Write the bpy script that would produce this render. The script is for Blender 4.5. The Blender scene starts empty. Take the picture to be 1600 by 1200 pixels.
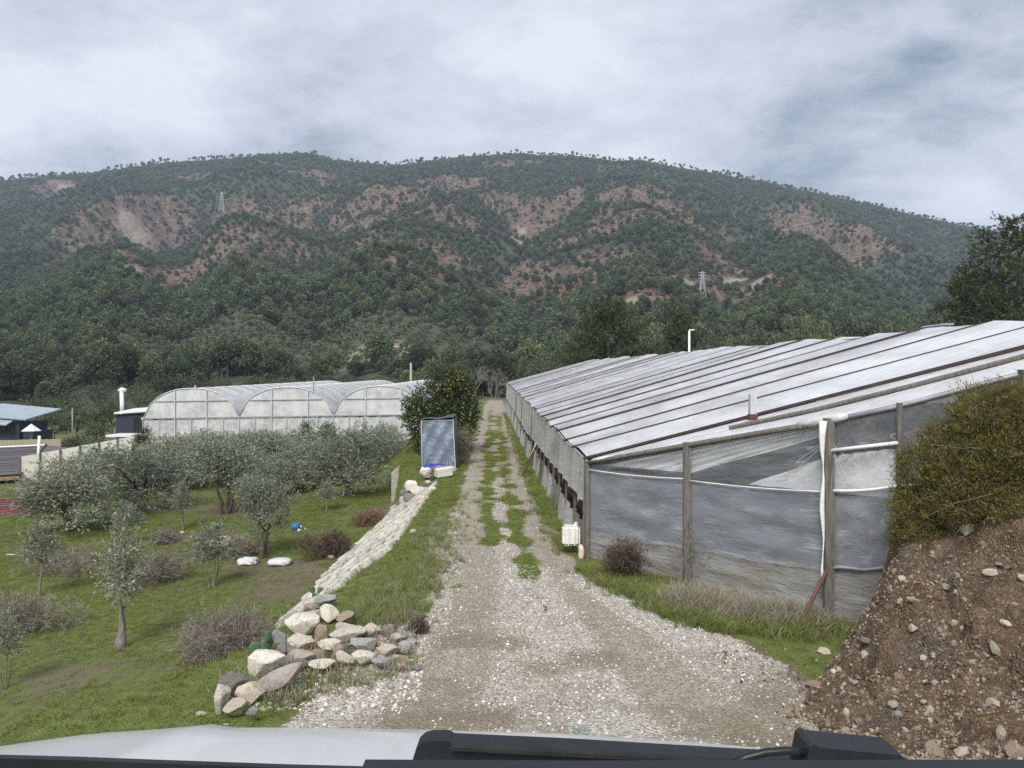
import bpy, bmesh, math, random
import numpy as np
from mathutils import Vector, Matrix, Euler, Quaternion

C = bpy.context.scene.collection
SC = bpy.context.scene
rng = np.random.default_rng(7)
random.seed(7)
PI = math.pi

# ------------------------------------------------------------------ camera, world, sun, exposure
HAZE = 0.00021
CZ, F = 3.3, 1200.0                      # eye height above the lane, focal length in photograph pixels
cam_d = bpy.data.cameras.new('camera'); cam = bpy.data.objects.new('camera', cam_d); C.objects.link(cam)
cam.location = (0, 0, CZ); cam.rotation_euler = (PI/2, 0, 0)
cam_d.sensor_width = 36; cam_d.lens = 27.0; cam_d.clip_start = 0.05; cam_d.clip_end = 20000
SC.camera = cam
SUN_EL, SUN_AZ = 46.0, 193.0             # degrees; azimuth clockwise from +Y (behind and left of the camera)
w = bpy.data.worlds.new('World'); SC.world = w; w.use_nodes = True
nt = w.node_tree; nt.nodes.clear()
def N(nt, t, **kw):
    n = nt.nodes.new(t)
    for k, v in kw.items():
        if k == 'i':
            for kk, vv in v.items(): n.inputs[kk].default_value = vv
        else: setattr(n, k, v)
    return n
def L(nt, a, b): nt.links.new(a, b)
sky = N(nt, 'ShaderNodeTexSky', sky_type='NISHITA', sun_disc=False, sun_elevation=math.radians(SUN_EL), sun_rotation=math.radians(SUN_AZ))
sk = N(nt, 'ShaderNodeVectorMath', operation='SCALE'); sk.inputs['Scale'].default_value = 0.10
L(nt, sky.outputs[0], sk.inputs[0])
tc = N(nt, 'ShaderNodeTexCoord')
sep = N(nt, 'ShaderNodeSeparateXYZ'); L(nt, tc.outputs['Generated'], sep.inputs[0])
zz = N(nt, 'ShaderNodeMath', operation='ADD'); zz.inputs[1].default_value = 0.30
za = N(nt, 'ShaderNodeMath', operation='ABSOLUTE'); L(nt, sep.outputs['Z'], za.inputs[0]); L(nt, za.outputs[0], zz.inputs[0])
dv = N(nt, 'ShaderNodeVectorMath', operation='DIVIDE')
cz = N(nt, 'ShaderNodeCombineXYZ'); L(nt, zz.outputs[0], cz.inputs[0]); L(nt, zz.outputs[0], cz.inputs[1]); cz.inputs[2].default_value = 1
L(nt, tc.outputs['Generated'], dv.inputs[0]); L(nt, cz.outputs[0], dv.inputs[1])
mp = N(nt, 'ShaderNodeMapping'); mp.inputs['Location'].default_value = (8.8, 3.1, 0); mp.inputs['Scale'].default_value = (0.8, 1.0, 0.5)
L(nt, dv.outputs[0], mp.inputs[0])
n1 = N(nt, 'ShaderNodeTexNoise', i={'Scale': 1.7, 'Detail': 9, 'Roughness': .60, 'Distortion': .12}); L(nt, mp.outputs[0], n1.inputs['Vector'])
r1 = N(nt, 'ShaderNodeValToRGB'); cr = r1.color_ramp
cr.elements[0].position = .31; cr.elements[0].color = (.074, .094, .122, 1)
cr.elements[1].position = .60; cr.elements[1].color = (.318, .325, .350, 1)
e = cr.elements.new(.45); e.color = (.218, .231, .260, 1)
L(nt, n1.outputs[0], r1.inputs[0])
mx = N(nt, 'ShaderNodeMix', data_type='RGBA'); mx.inputs[0].default_value = .93
L(nt, sk.outputs[0], mx.inputs[6]); L(nt, r1.outputs[0], mx.inputs[7])
bg = N(nt, 'ShaderNodeBackground'); bg.inputs[1].default_value = 1.0; L(nt, mx.outputs[2], bg.inputs[0])
wo = N(nt, 'ShaderNodeOutputWorld'); L(nt, bg.outputs[0], wo.inputs[0])
sd = bpy.data.lights.new('sun', 'SUN'); sun = bpy.data.objects.new('sun', sd); C.objects.link(sun)
sd.energy = 1.5; sd.angle = math.radians(26); sd.color = (1, .96, .9)
el, az = math.radians(SUN_EL), math.radians(SUN_AZ)
sdir = Vector((math.sin(az)*math.cos(el), math.cos(az)*math.cos(el), math.sin(el)))
sun.rotation_euler = sdir.to_track_quat('Z', 'Y').to_euler()
vs = SC.view_settings; vs.view_transform = 'Standard'; vs.look = 'None'; vs.exposure = 1.48; vs.gamma = 1; vs.use_curve_mapping = False
SC.cycles.max_bounces = 8; SC.cycles.transparent_max_bounces = 16; SC.cycles.volume_bounces = 1
SC.cycles.diffuse_bounces = 3; SC.cycles.glossy_bounces = 2; SC.cycles.transmission_bounces = 4
SC.cycles.caustics_reflective = False; SC.cycles.caustics_refractive = False
SC.cycles.use_denoising = False

# ------------------------------------------------------------------ noise
def _hash(ix, iy, seed):
    h = (ix.astype(np.int64)*374761393 + iy.astype(np.int64)*668265263 + seed*1442695041) & 0xffffffff
    h = ((h ^ (h >> 13))*1274126177) & 0xffffffff
    return ((h ^ (h >> 16)) & 0xffff)/65535.0
def vnoise(x, y, seed=0):
    ix, iy = np.floor(x), np.floor(y); fx, fy = x-ix, y-iy
    fx = fx*fx*fx*(fx*(fx*6-15)+10); fy = fy*fy*fy*(fy*(fy*6-15)+10)
    a = _hash(ix, iy, seed); b = _hash(ix+1, iy, seed); c = _hash(ix, iy+1, seed); d = _hash(ix+1, iy+1, seed)
    return (a*(1-fx)+b*fx)*(1-fy)+(c*(1-fx)+d*fx)*fy
def fbm(x, y, oct=4, seed=0, gain=.5):
    v, a, t = 0, 1, 0
    for k in range(oct):
        v = v+a*vnoise(x*2**k+17.3*k, y*2**k-9.1*k, seed+k); t += a; a *= gain
    return v/t                                                   # 0..1
def sstep(a, b, x):
    t = np.clip((x-a)/(b-a), 0, 1); return t*t*(3-2*t)

# ------------------------------------------------------------------ terrain height
SKX = np.array([-900,-400,0,130,250,350,430,490,520,600,660,720,800,850,900,960,1000,1060,1130,1200,1300,1400,1500,1560,1600,1800,2100,2600])
SKY = np.array([352,302,274,264,248,241,233,233,244,250,248,238,233,236,237,246,244,257,267,280,301,324,348,358,366,415,470,540])
SK_U, SK_E = (SKX-800)/F, (600-SKY)/F
RIDGE = 1200.0
XE_Y = [-30, 0, 7.5, 9, 10.5, 13.3, 15.5, 28, 29.8, 31.4, 36, 45, 66, 130]
XE_X = [-5, -5, -4.6, -3.6, -3.0, -2.55, -2.35, -2.45, -3.3, -4.62, -4.75, -5.2, -6.0, -8]
BW_Y = [0, 12, 14, 29, 31.2, 36, 38, 130]; BW_W = [2.0, 2.0, 2.25, 2.1, .25, .25, 2.5, 4]
def hmount(X, Y):
    Yc = np.maximum(Y, 1.0); u = X/Yc
    e = np.interp(u, SK_U, SK_E)
    t = np.clip((Y-130)/(RIDGE-130), 0, 1.6)
    s = np.where(t <= 1, np.clip(t, 0, 1)**1.45, 1-(t-1)*1.5)
    zr = e*RIDGE
    bell = np.clip(t*(1-t)*4, 0, 1)**.8
    sp = 0
    for u0, a, wd in ((-.345, 22, .05), (-.52, 20, .06), (-.15, 26, .065), (.17, 30, .075), (.38, 22, .06), (.02, -24, .045), (-.25, -16, .04), (-.43, -14, .04), (.29, -14, .04), (-.62, -12, .05), (.55, -12, .06)):
        uu = u+.05*(fbm(X/260, Y/260, 2, 91)-.5)
        sp = sp+a*np.exp(-((uu-u0)/wd)**2)
    rd = 1-np.abs(2*fbm(X/150+.1*np.sin(Y/90), Y/330, 5, 5)-1)*1.9
    m = zr*s+bell*(sp*.55+46*(rd-.55)*np.clip((Y-260)/420, .08, 1.1))
    m = m+sstep(140, 300, Y)*7*(fbm(X/60, Y/60, 3, 33)-.5)
    lim = e*Y*.985
    m = np.where((t < 1) & (m > lim-8), lim-8*np.exp(-np.clip(m-lim+8, 0, 200)/8), m)
    # wooded foothill and the bare planted knoll before it
    m = m+17*np.exp(-((X+70)/62)**2-((Y-350)/60)**2)+13*np.exp(-((X+190)/70)**2-((Y-330)/70)**2)
    m = m+5*np.exp(-((X+34)/30)**2-((Y-225)/34)**2)+3*np.exp(-((X+85)/40)**2-((Y-235)/40)**2)
    m = m+8*np.exp(-((X-70)/60)**2-((Y-260)/60)**2)
    return m
def hgt(X, Y):
    X = np.asarray(X, float); Y = np.asarray(Y, float)
    r = np.interp(Y, [-60, 0, 2.5, 7, 9, 30, 46, 72, 96, 130, 1e4], [1.7, 1.6, 1.5, .08, 0, -.05, .25, .65, 1.05, 1.2, 1.2])
    r = r+.05*(fbm(X/1.4, Y/1.4, 3, 2)-.5)*sstep(0, 6, Y)
    xe = np.interp(Y, XE_Y, XE_X)+.14*(vnoise(Y/1.7, Y*0, 8)-.5)*(Y < 29)
    bw = np.interp(Y, BW_Y, BW_W)
    g = -1.55-.065*np.maximum(0, -4.6-np.maximum(X, -60))+.016*np.maximum(0, Y-45)
    g = g+.30*(fbm(X/4, Y/4, 3, 3)-.5)+.07*(fbm(X/.7, Y/.7, 2, 4)-.5)
    far = sstep(100, 150, Y)
    g = g*(1-far)+(np.minimum(0, .6+.03*X*(1-far)))*far
    t = np.clip((xe-X)/bw, 0, 1); sm = .5*(1-sstep(12, 14, Y)*(1-sstep(28, 30, Y))); t = t*t*(3-2*t)*sm+t*(1-sm)
    h = r*(1-t)+g*t
    return h+np.where(Y > 110, np.maximum(hmount(X, Y)*sstep(110, 150, Y), -2), 0)
def at(px, py, Y): return Vector(((px-800)/F*Y, Y, CZ+(600-py)/F*Y))
_YS = 5*np.exp(np.linspace(0, math.log(260), 2600))
def hit(px, py):
    z = CZ+(600-py)/F*_YS-hgt((px-800)/F*_YS, _YS)
    k = np.where(z <= 0)[0]
    if len(k) == 0: return at(px, py, 1190)
    k = k[0]
    if k == 0: Y = _YS[0]
    else:
        a, b = z[k-1], z[k]; Y = _YS[k-1]+(_YS[k]-_YS[k-1])*a/(a-b)
    X = (px-800)/F*Y
    return Vector((X, Y, float(hgt(X, Y))))
def gz(X, Y): return float(hgt(X, Y))

# ------------------------------------------------------------------ materials
MAT = {}
def newmat(name):
    m = bpy.data.materials.new(name); m.use_nodes = True; t = m.node_tree; t.nodes.clear(); MAT[name] = m
    return m, t
def rgb(c): return (c[0], c[1], c[2], 1)
def noise(t, scale, detail=4, rough=.55, vec=None, dist=0):
    n = N(t, 'ShaderNodeTexNoise', i={'Scale': scale, 'Detail': detail, 'Roughness': rough, 'Distortion': dist})
    if vec is not None: L(t, vec, n.inputs['Vector'])
    return n.outputs[0]
def ramp(t, fac, stops):
    r = N(t, 'ShaderNodeValToRGB'); el = r.color_ramp.elements
    while len(el) < len(stops): el.new(.5)
    for e_, (p, c) in zip(el, stops): e_.position = p; e_.color = rgb(c) if len(c) == 3 else c
    L(t, fac, r.inputs[0]); return r.outputs[0]
def mixc(t, fac, a, b, mode='MIX'):
    m = N(t, 'ShaderNodeMix', data_type='RGBA', blend_type=mode)
    for sock, v in ((0, fac), (6, a), (7, b)):
        if isinstance(v, (int, float)): m.inputs[sock].default_value = v
        elif isinstance(v, tuple): m.inputs[sock].default_value = rgb(v)
        else: L(t, v, m.inputs[sock])
    return m.outputs[2]
def math_(t, op, a, b=None, clamp=False):
    m = N(t, 'ShaderNodeMath', operation=op, use_clamp=clamp)
    for k, v in ((0, a), (1, b)):
        if v is None: continue
        if isinstance(v, (int, float)): m.inputs[k].default_value = v
        else: L(t, v, m.inputs[k])
    return m.outputs[0]
def coord(t, scale=(1, 1, 1), rot=(0, 0, 0), kind='Object'):
    tc = N(t, 'ShaderNodeTexCoord'); m = N(t, 'ShaderNodeMapping')
    m.inputs['Scale'].default_value = scale; m.inputs['Rotation'].default_value = rot
    L(t, tc.outputs[kind], m.inputs[0]); return m.outputs[0]
def bump(t, h, strength=.3, dist=.02):
    b = N(t, 'ShaderNodeBump'); b.inputs['Strength'].default_value = strength; b.inputs['Distance'].default_value = dist
    L(t, h, b.inputs['Height']); return b.outputs[0]
def princ(t, col, rough=.8, metal=0, normal=None, spec=.3):
    p = N(t, 'ShaderNodeBsdfPrincipled')
    p.inputs['Roughness'].default_value = rough; p.inputs['Metallic'].default_value = metal; p.inputs['Specular IOR Level'].default_value = spec
    if isinstance(col, tuple): p.inputs['Base Color'].default_value = rgb(col)
    else: L(t, col, p.inputs['Base Color'])
    if normal is not None: L(t, normal, p.inputs['Normal'])
    return p.outputs[0]
def out(t, s, vol=None):
    o = N(t, 'ShaderNodeOutputMaterial')
    if s is not None: L(t, s, o.inputs[0])
    if vol is not None: L(t, vol, o.inputs[1])
def attr(t, name, kind='GEOMETRY'):
    a = N(t, 'ShaderNodeAttribute', attribute_type=kind, attribute_name=name); return a.outputs['Fac']
def rnd(t): return N(t, 'ShaderNodeObjectInfo').outputs['Random']

def plain(name, c1, c2, scale=3, rough=.8, metal=0, bs=.2, bd=.01, stretch=(1, 1, 1), spec=.3, vary=0.0):
    m, t = newmat(name)
    v = coord(t, stretch)
    n = noise(t, scale, 6, .6, v)
    col = ramp(t, n, [(.3, c1), (.7, c2)])
    if vary:
        col = mixc(t, 1.0, col, ramp(t, rnd(t), [(0, (1-vary,)*3), (1, (1+vary,)*3)]), 'MULTIPLY')
    nm = bump(t, noise(t, scale*4, 4, .6, v), bs, bd)
    out(t, princ(t, col, rough, metal, nm, spec)); return m

def foliage(name, stops, trans=.3, vary=.25, rough=.6, spec=.2):
    m, t = newmat(name)
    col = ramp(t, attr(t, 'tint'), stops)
    col = mixc(t, 1.0, col, ramp(t, rnd(t), [(0, (1-vary, 1-vary, 1-vary)), (.5, (1, 1, 1)), (1, (1+vary, 1+vary*.8, 1+vary*.5))]), 'MULTIPLY')
    p = princ(t, col, rough, 0, None, spec)
    tr = N(t, 'ShaderNodeBsdfTranslucent'); L(t, col, tr.inputs[0])
    ms = N(t, 'ShaderNodeMixShader'); ms.inputs[0].default_value = trans
    L(t, p, ms.inputs[1]); L(t, tr.outputs[0], ms.inputs[2]); out(t, ms.outputs[0]); return m

def film(name, c1, c2, alpha, avar=.1, folds=(1, 1, 1), scale=4, gloss=.25, trans=.5, bs=.5, bd=.03, dirt=None, rot=(0, 0, 0), uv=False, crease=0, crot=.45):
    """plastic sheeting: part clear, part milky; creases as fine relief"""
    m, t = newmat(name)
    v = coord(t, folds, rot, 'UV' if uv else 'Object')
    n = noise(t, scale, 6, .62, v, .4)
    col = ramp(t, n, [(.3, c1), (.7, c2)])
    cr_ = None
    if crease:                      # thin pale streaks drawn into the colour for folds
        cn = noise(t, 1.5, 3, .5, coord(t, (1.1, 7.5, 1), (0, 0, crot), 'UV'), .5)
        cd = math_(t, 'ABSOLUTE', math_(t, 'SUBTRACT', cn, .5)); patch = noise(t, 1.6, 2, .5, coord(t, (1.5, 2.5, 1), (0, 0, .3), 'UV'))
        cr_ = math_(t, 'MULTIPLY', ramp(t, cd, [(0, (1, 1, 1)), (.03, (0, 0, 0))]), ramp(t, patch, [(.42, (0, 0, 0)), (.62, (1, 1, 1))]))
        cr_ = math_(t, 'MULTIPLY', cr_, crease)
        col = mixc(t, cr_, col, (.74, .76, .80))
    if dirt:
        d = noise(t, 1.1, 5, .65, coord(t, (1, .35, 1)))
        col = mixc(t, ramp(t, d, [(.42, (0, 0, 0)), (.72, (1, 1, 1))]), col, dirt)
    nm = bump(t, noise(t, scale*1.4, 5, .6, v, .6), bs, bd)
    df = N(t, 'ShaderNodeBsdfDiffuse'); L(t, col, df.inputs[0]); L(t, nm, df.inputs['Normal'])
    tr = N(t, 'ShaderNodeBsdfTranslucent'); L(t, col, tr.inputs[0])
    a = N(t, 'ShaderNodeMixShader'); a.inputs[0].default_value = trans; L(t, df.outputs[0], a.inputs[1]); L(t, tr.outputs[0], a.inputs[2])
    gl = N(t, 'ShaderNodeBsdfGlossy'); gl.inputs['Roughness'].default_value = .28; L(t, nm, gl.inputs['Normal'])
    fr = N(t, 'ShaderNodeFresnel'); fr.inputs[0].default_value = 1.45; L(t, nm, fr.inputs['Normal'])
    b = N(t, 'ShaderNodeMixShader'); L(t, math_(t, 'MULTIPLY', fr.outputs[0], gloss*4, True), b.inputs[0]); L(t, a.outputs[0], b.inputs[1]); L(t, gl.outputs[0], b.inputs[2])
    tp = N(t, 'ShaderNodeBsdfTransparent'); tp.inputs[0].default_value = (.95, .97, 1, 1)
    c = N(t, 'ShaderNodeMixShader')
    fac = math_(t, 'ADD', math_(t, 'MULTIPLY', math_(t, 'SUBTRACT', n, .5), avar*4), alpha, True)
    if cr_ is not None: fac = math_(t, 'MAXIMUM', fac, cr_)
    L(t, fac, c.inputs[0]); L(t, tp.outputs[0], c.inputs[1]); L(t, b.outputs[0], c.inputs[2]); out(t, c.outputs[0]); return m

# ground --------------------------------------------------------------------------------------------
m, t = newmat('ground_mat')
v = coord(t)
aR, aG, aW, aB, aT = (attr(t, k) for k in ('road', 'grass', 'white', 'brown', 'dry'))
fine = noise(t, 28, 4, .7, v); mid = noise(t, 5, 5, .65, v); big = noise(t, 1.1, 4, .6, v); vfine = noise(t, 75, 3, .7, v)
vor = N(t, 'ShaderNodeTexVoronoi'); vor.inputs['Scale'].default_value = 42; L(t, v, vor.inputs['Vector'])
vsep = N(t, 'ShaderNodeSeparateColor'); L(t, vor.outputs['Color'], vsep.inputs[0])
peb = vsep.outputs[0]
vor2 = N(t, 'ShaderNodeTexVoronoi'); vor2.inputs['Scale'].default_value = 60; L(t, v, vor2.inputs['Vector'])
vsep2 = N(t, 'ShaderNodeSeparateColor'); L(t, vor2.outputs['Color'], vsep2.inputs[0])
tan = ramp(t, vsep2.outputs[0], [(.0, (.16, .14, .108)), (.35, (.295, .26, .205)), (.75, (.42, .38, .315)), (1, (.60, .565, .505))])
tan = mixc(t, ramp(t, mid, [(.35, (0, 0, 0)), (.7, (.6,)*3)]), tan, (.215, .182, .135))
wht = ramp(t, peb, [(0, (.22, .20, .17)), (.35, (.36, .335, .295)), (1, (.56, .535, .49))])
soil = ramp(t, fine, [(.3, (.095, .078, .052)), (.7, (.21, .178, .13))])
dryc = ramp(t, fine, [(.3, (.115, .095, .062)), (.7, (.24, .205, .15))])
gr = ramp(t, mid, [(.25, (.075, .096, .026)), (.5, (.145, .180, .046)), (.75, (.22, .245, .09))])
gr = mixc(t, math_(t, 'MULTIPLY', fine, .6), gr, (.075, .085, .036))
def thr(a, n_, wd=.12, k=.9):
    d = math_(t, 'SUBTRACT', math_(t, 'ADD', a, math_(t, 'MULTIPLY', math_(t, 'SUBTRACT', n_, .5), k)), .5)
    return math_(t, 'ADD', math_(t, 'DIVIDE', d, wd), .5, True)
nn = math_(t, 'ADD', math_(t, 'MULTIPLY', mid, .6), math_(t, 'MULTIPLY', fine, .4))
col = soil
col = mixc(t, thr(aT, nn, .3, 1.2), col, dryc)
col = mixc(t, thr(aR, nn, .25), col, tan)
col = mixc(t, thr(aW, math_(t, 'ADD', math_(t, 'MULTIPLY', peb, .55), math_(t, 'MULTIPLY', mid, .45)), .12, 1.0), col, wht)
col = mixc(t, math_(t, 'MULTIPLY', thr(aB, math_(t, 'ADD', math_(t, 'MULTIPLY', nn, .5), math_(t, 'MULTIPLY', big, .5)), .7, 1.6), .62), col, (.185, .145, .10))
col = mixc(t, thr(aG, nn, .2, 1.1), col, gr)
hh = math_(t, 'ADD', math_(t, 'ADD', math_(t, 'MULTIPLY', fine, .5), math_(t, 'MULTIPLY', vor.outputs['Distance'], -.9)), math_(t, 'MULTIPLY', vor2.outputs['Distance'], -.5))
out(t, princ(t, col, .92, 0, bump(t, hh, .75, .035), .12))

m, t = newmat('mountain_mat')
v = coord(t); b = attr(t, 'brown')
n1_ = noise(t, .05, 6, .65, v); n2_ = noise(t, .28, 4, .7, v)
grn = ramp(t, n2_, [(.3, (.030, .042, .028)), (.7, (.080, .090, .058))])
brn = ramp(t, n2_, [(.28, (.062, .048, .040)), (.5, (.130, .096, .073)), (.72, (.23, .188, .15))])
rk = math_(t, 'ADD', b, math_(t, 'MULTIPLY', math_(t, 'SUBTRACT', n1_, .5), 1.0))
col = mixc(t, ramp(t, rk, [(.35, (0, 0, 0)), (.55, (1, 1, 1))]), grn, brn)
col = mixc(t, attr(t, 'pale'), col, ramp(t, n2_, [(.3, (.20, .17, .13)), (.7, (.36, .32, .27))]))
out(t, princ(t, col, .95, 0, bump(t, n2_, .8, 2.0), .1))

m, t = newmat('bank_mat')
v = coord(t)
fine = noise(t, 30, 5, .72, v); mid = noise(t, 4.5, 6, .66, v); bigb = noise(t, 1.2, 3, .6, v)
col = ramp(t, mid, [(.28, (.068, .046, .031)), (.5, (.150, .104, .068)), (.72, (.26, .188, .125))])
col = mixc(t, ramp(t, bigb, [(.55, (0, 0, 0)), (.72, (.7,)*3)]), col, (.22, .135, .068))
col = mixc(t, ramp(t, bigb, [(.28, (.8,)*3), (.44, (0, 0, 0))]), col, ramp(t, fine, [(.3, (.09, .075, .06)), (.7, (.20, .175, .145))]))
vb = N(t, 'ShaderNodeTexVoronoi'); vb.inputs['Scale'].default_value = 45; L(t, v, vb.inputs['Vector'])
vs_ = N(t, 'ShaderNodeSeparateColor'); L(t, vb.outputs['Color'], vs_.inputs[0])
col = mixc(t, ramp(t, vs_.outputs[0], [(.70, (0, 0, 0)), (.95, (.75,)*3)]), col, ramp(t, vs_.outputs[1], [(0, (.11, .095, .08)), (1, (.36, .31, .25))]))
h_ = math_(t, 'ADD', fine, math_(t, 'MULTIPLY', vb.outputs['Distance'], -1.0))
out(t, princ(t, col, .95, 0, bump(t, h_, .9, .05), .1))

foliage('pine_mat', [(0, (.022, .034, .014)), (.5, (.056, .078, .028)), (1, (.125, .150, .055))], .25, .3)
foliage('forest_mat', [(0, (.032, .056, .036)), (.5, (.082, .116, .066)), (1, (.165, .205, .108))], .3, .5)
foliage('olive_mat', [(0, (.080, .095, .062)), (.45, (.19, .212, .152)), (.8, (.32, .345, .275)), (1, (.50, .52, .46))], .2, .15, .5, .35)
foliage('orange_mat', [(0, (.018, .030, .008)), (.6, (.045, .070, .018)), (1, (.10, .135, .04))], .2, .1, .4, .4)
foliage('broom_mat', [(0, (.065, .058, .026)), (.35, (.140, .137, .042)), (.75, (.26, .245, .072)), (1, (.42, .38, .14))], .3, .1)
foliage('dry_mat', [(0, (.10, .085, .07)), (.5, (.22, .195, .165)), (1, (.40, .37, .33))], .1, .12, .9, .1)
foliage('darkdry_mat', [(0, (.045, .032, .028)), (.6, (.10, .075, .062)), (1, (.20, .15, .115))], .1, .1, .9, .1)
foliage('straw_mat', [(0, (.12, .105, .075)), (.5, (.26, .235, .175)), (1, (.40, .37, .30))], .2, .2, .9, .1)
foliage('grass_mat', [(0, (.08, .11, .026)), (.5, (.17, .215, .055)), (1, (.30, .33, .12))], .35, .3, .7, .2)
foliage('scrub_mat', [(0, (.068, .048, .035)), (.5, (.125, .085, .062)), (1, (.20, .146, .108))], .1, .5)
foliage('bare_mat', [(0, (.11, .095, .085)), (.5, (.20, .18, .165)), (1, (.30, .28, .26))], 0, .1)
plain('bark_mat', (.055, .042, .033), (.15, .125, .10), 9, .95, 0, .6, .02, (1, 1, .3))
plain('palebark_mat', (.13, .11, .09), (.28, .25, .215), 9, .95, 0, .6, .02, (1, 1, .3))
plain('orange_skin', (.36, .18, .022), (.46, .27, .04), 4, .45, spec=.4)
plain('concrete_mat', (.22, .205, .18), (.40, .375, .335), 3, .95, 0, .5, .01)
plain('block_mat', (.33, .315, .27), (.58, .56, .50), 5, .95, 0, .5, .01, vary=.22)
plain('wood_grey', (.075, .068, .060), (.20, .185, .165), 6, .9, 0, .5, .01, (6, 6, .6))
plain('wood_brown', (.16, .09, .05), (.34, .22, .13), 6, .9, 0, .5, .01, (.6, 6, 6), vary=.25)
plain('rust_pipe', (.075, .032, .026), (.15, .07, .055), 5, .6, 0, .2, .005)
plain('roof_bar_mat', (.026, .020, .022), (.062, .042, .042), 3, .6, 0, .2, .005)
plain('steel_mat', (.50, .51, .53), (.66, .67, .69), 6, .45, .5, .1, .005)
plain('grey_pipe', (.22, .22, .23), (.36, .36, .37), 6, .5, .2, .1, .005)
plain('white_pipe', (.60, .60, .59), (.75, .75, .74), 4, .5, 0, .1, .005)
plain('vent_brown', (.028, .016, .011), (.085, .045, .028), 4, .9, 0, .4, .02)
plain('slat_brown', (.075, .040, .024), (.20, .11, .065), 7, .9, 0, .5, .01, (1, 1, .3), vary=.35)
plain('navy_wall', (.022, .030, .045), (.036, .046, .066), 2, .6, 0, .05, .005)
plain('dark_panel', (.010, .012, .016), (.02, .022, .028), 2, .4)
plain('white_roof', (.55, .56, .58), (.72, .73, .75), 2, .5)
plain('blue_grey_roof', (.22, .27, .32), (.34, .39, .44), 2, .5)
plain('beige_panel', (.66, .63, .56), (.78, .755, .69), 2, .8, vary=.06)
plain('shingle_mat', (.055, .052, .056), (.115, .108, .112), 6, .85, 0, .4, .01, vary=.22)
plain('maroon_tile', (.12, .038, .048), (.20, .072, .082), 6, .7, 0, .2, .01, vary=.15)
plain('reed_mat', (.24, .20, .145), (.40, .35, .27), 9, .95, 0, .4, .01, (8, 8, .5))
plain('stone_wall', (.13, .095, .07), (.32, .26, .20), 2.2, .95, 0, .8, .05)
plain('plastic_white', (.56, .55, .51), (.72, .71, .67), 4, .5, 0, .1, .005)
plain('sack_white', (.40, .40, .40), (.66, .67, .69), 6, .6, 0, .5, .02)
plain('tan_sheet', (.52, .43, .30), (.66, .57, .43), 3, .8, 0, .3, .01)
plain('blue_plastic', (.02, .075, .20), (.05, .16, .36), 4, .4, 0, .1, .005)
plain('bag_blue', (.018, .022, .20), (.04, .05, .34), 5, .45, 0, .6, .02)
plain('teal_net', (.03, .16, .16), (.08, .30, .29), 9, .8)
plain('cactus_mat', (.055, .105, .062), (.10, .165, .10), 8, .6)
plain('carwhite', (.60, .62, .655), (.66, .68, .71), .6, .15, 0, .0, .001, spec=.5)
plain('carblack', (.006, .007, .009), (.014, .015, .018), 20, .45, 0, .15, .001, spec=.4)
plain('rubber', (.012, .012, .012), (.03, .03, .03), 20, .9)
plain('far_white', (.60, .60, .60), (.75, .75, .75), 2, .7)
plain('pylon_steel', (.30, .32, .34), (.42, .44, .46), 2, .5, .3)
for nm_, a_, b_, s_ in (('cream', (.48, .44, .36), (.74, .71, .64), 7), ('tan', (.40, .34, .265), (.63, .57, .48), 7), ('grey', (.24, .24, .235), (.46, .455, .445), 5), ('dark', (.13, .125, .115), (.28, .265, .245), 5), ('pink', (.29, .245, .225), (.48, .42, .395), 8), ('brown', (.24, .175, .13), (.46, .37, .29), 7)):
    m, t = newmat('stone_'+nm_); v = coord(t)
    n = noise(t, s_, 7, .68, v, .5); lich = noise(t, 2.3, 5, .7, v)
    col = ramp(t, n, [(.28, a_), (.68, b_)])
    col = mixc(t, ramp(t, lich, [(.56, (0, 0, 0)), (.68, (.8,)*3)]), col, (a_[0]*.75, a_[1]*.62, a_[2]*.42))
    ck = N(t, 'ShaderNodeTexVoronoi', feature='DISTANCE_TO_EDGE'); ck.inputs['Scale'].default_value = 4; L(t, v, ck.inputs['Vector'])
    col = mixc(t, ramp(t, ck.outputs[0], [(0, (.5,)*3), (.035, (0, 0, 0))]), col, (a_[0]*.5, a_[1]*.5, a_[2]*.5))
    col = mixc(t, 1.0, col, ramp(t, rnd(t), [(0, (.82,)*3), (1, (1.15,)*3)]), 'MULTIPLY')
    out(t, princ(t, col, .93, 0, bump(t, noise(t, 13, 6, .7, v), .8, .03), .15))
# the mixed chips: one colour per stone
def chips(name, stops):
    m, t = newmat(name)
    col = ramp(t, rnd(t), stops)
    n = noise(t, 12, 4, .6, coord(t)); col = mixc(t, 1, col, ramp(t, n, [(.3, (.8,)*3), (.7, (1.12,)*3)]), 'MULTIPLY')
    out(t, princ(t, col, .95, 0, None, .12))
chips('gravel_mat', [(0, (.19, .165, .13)), (.3, (.34, .31, .265)), (.65, (.47, .445, .40)), (1, (.66, .64, .60))])
chips('bankstone_mat', [(0, (.055, .048, .042)), (.25, (.13, .088, .058)), (.5, (.20, .165, .125)), (.75, (.23, .19, .145)), (1, (.38, .335, .275))])
film('roof_film', (.74, .75, .78), (.86, .87, .89), .97, .02, (.35, 2.2, 1), 3, .28, .14, .35, .03, dirt=(.50, .49, .47))
film('roof_film_old', (.60, .60, .61), (.82, .82, .83), .97, .03, (.6, 3, 1), 4, .2, .12, .6, .04, dirt=(.40, .39, .375))
film('skirt_film', (.58, .575, .54), (.78, .775, .745), .97, .02, (2, .5, 3), 3, .12, .15, .7, .04, dirt=(.40, .385, .33))
film('dark_film', (.29, .31, .345), (.37, .39, .425), .68, .06, (3, 3.5, 1), 1.2, .2, .25, .6, .04, uv=True, crease=.65, crot=.42)
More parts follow.
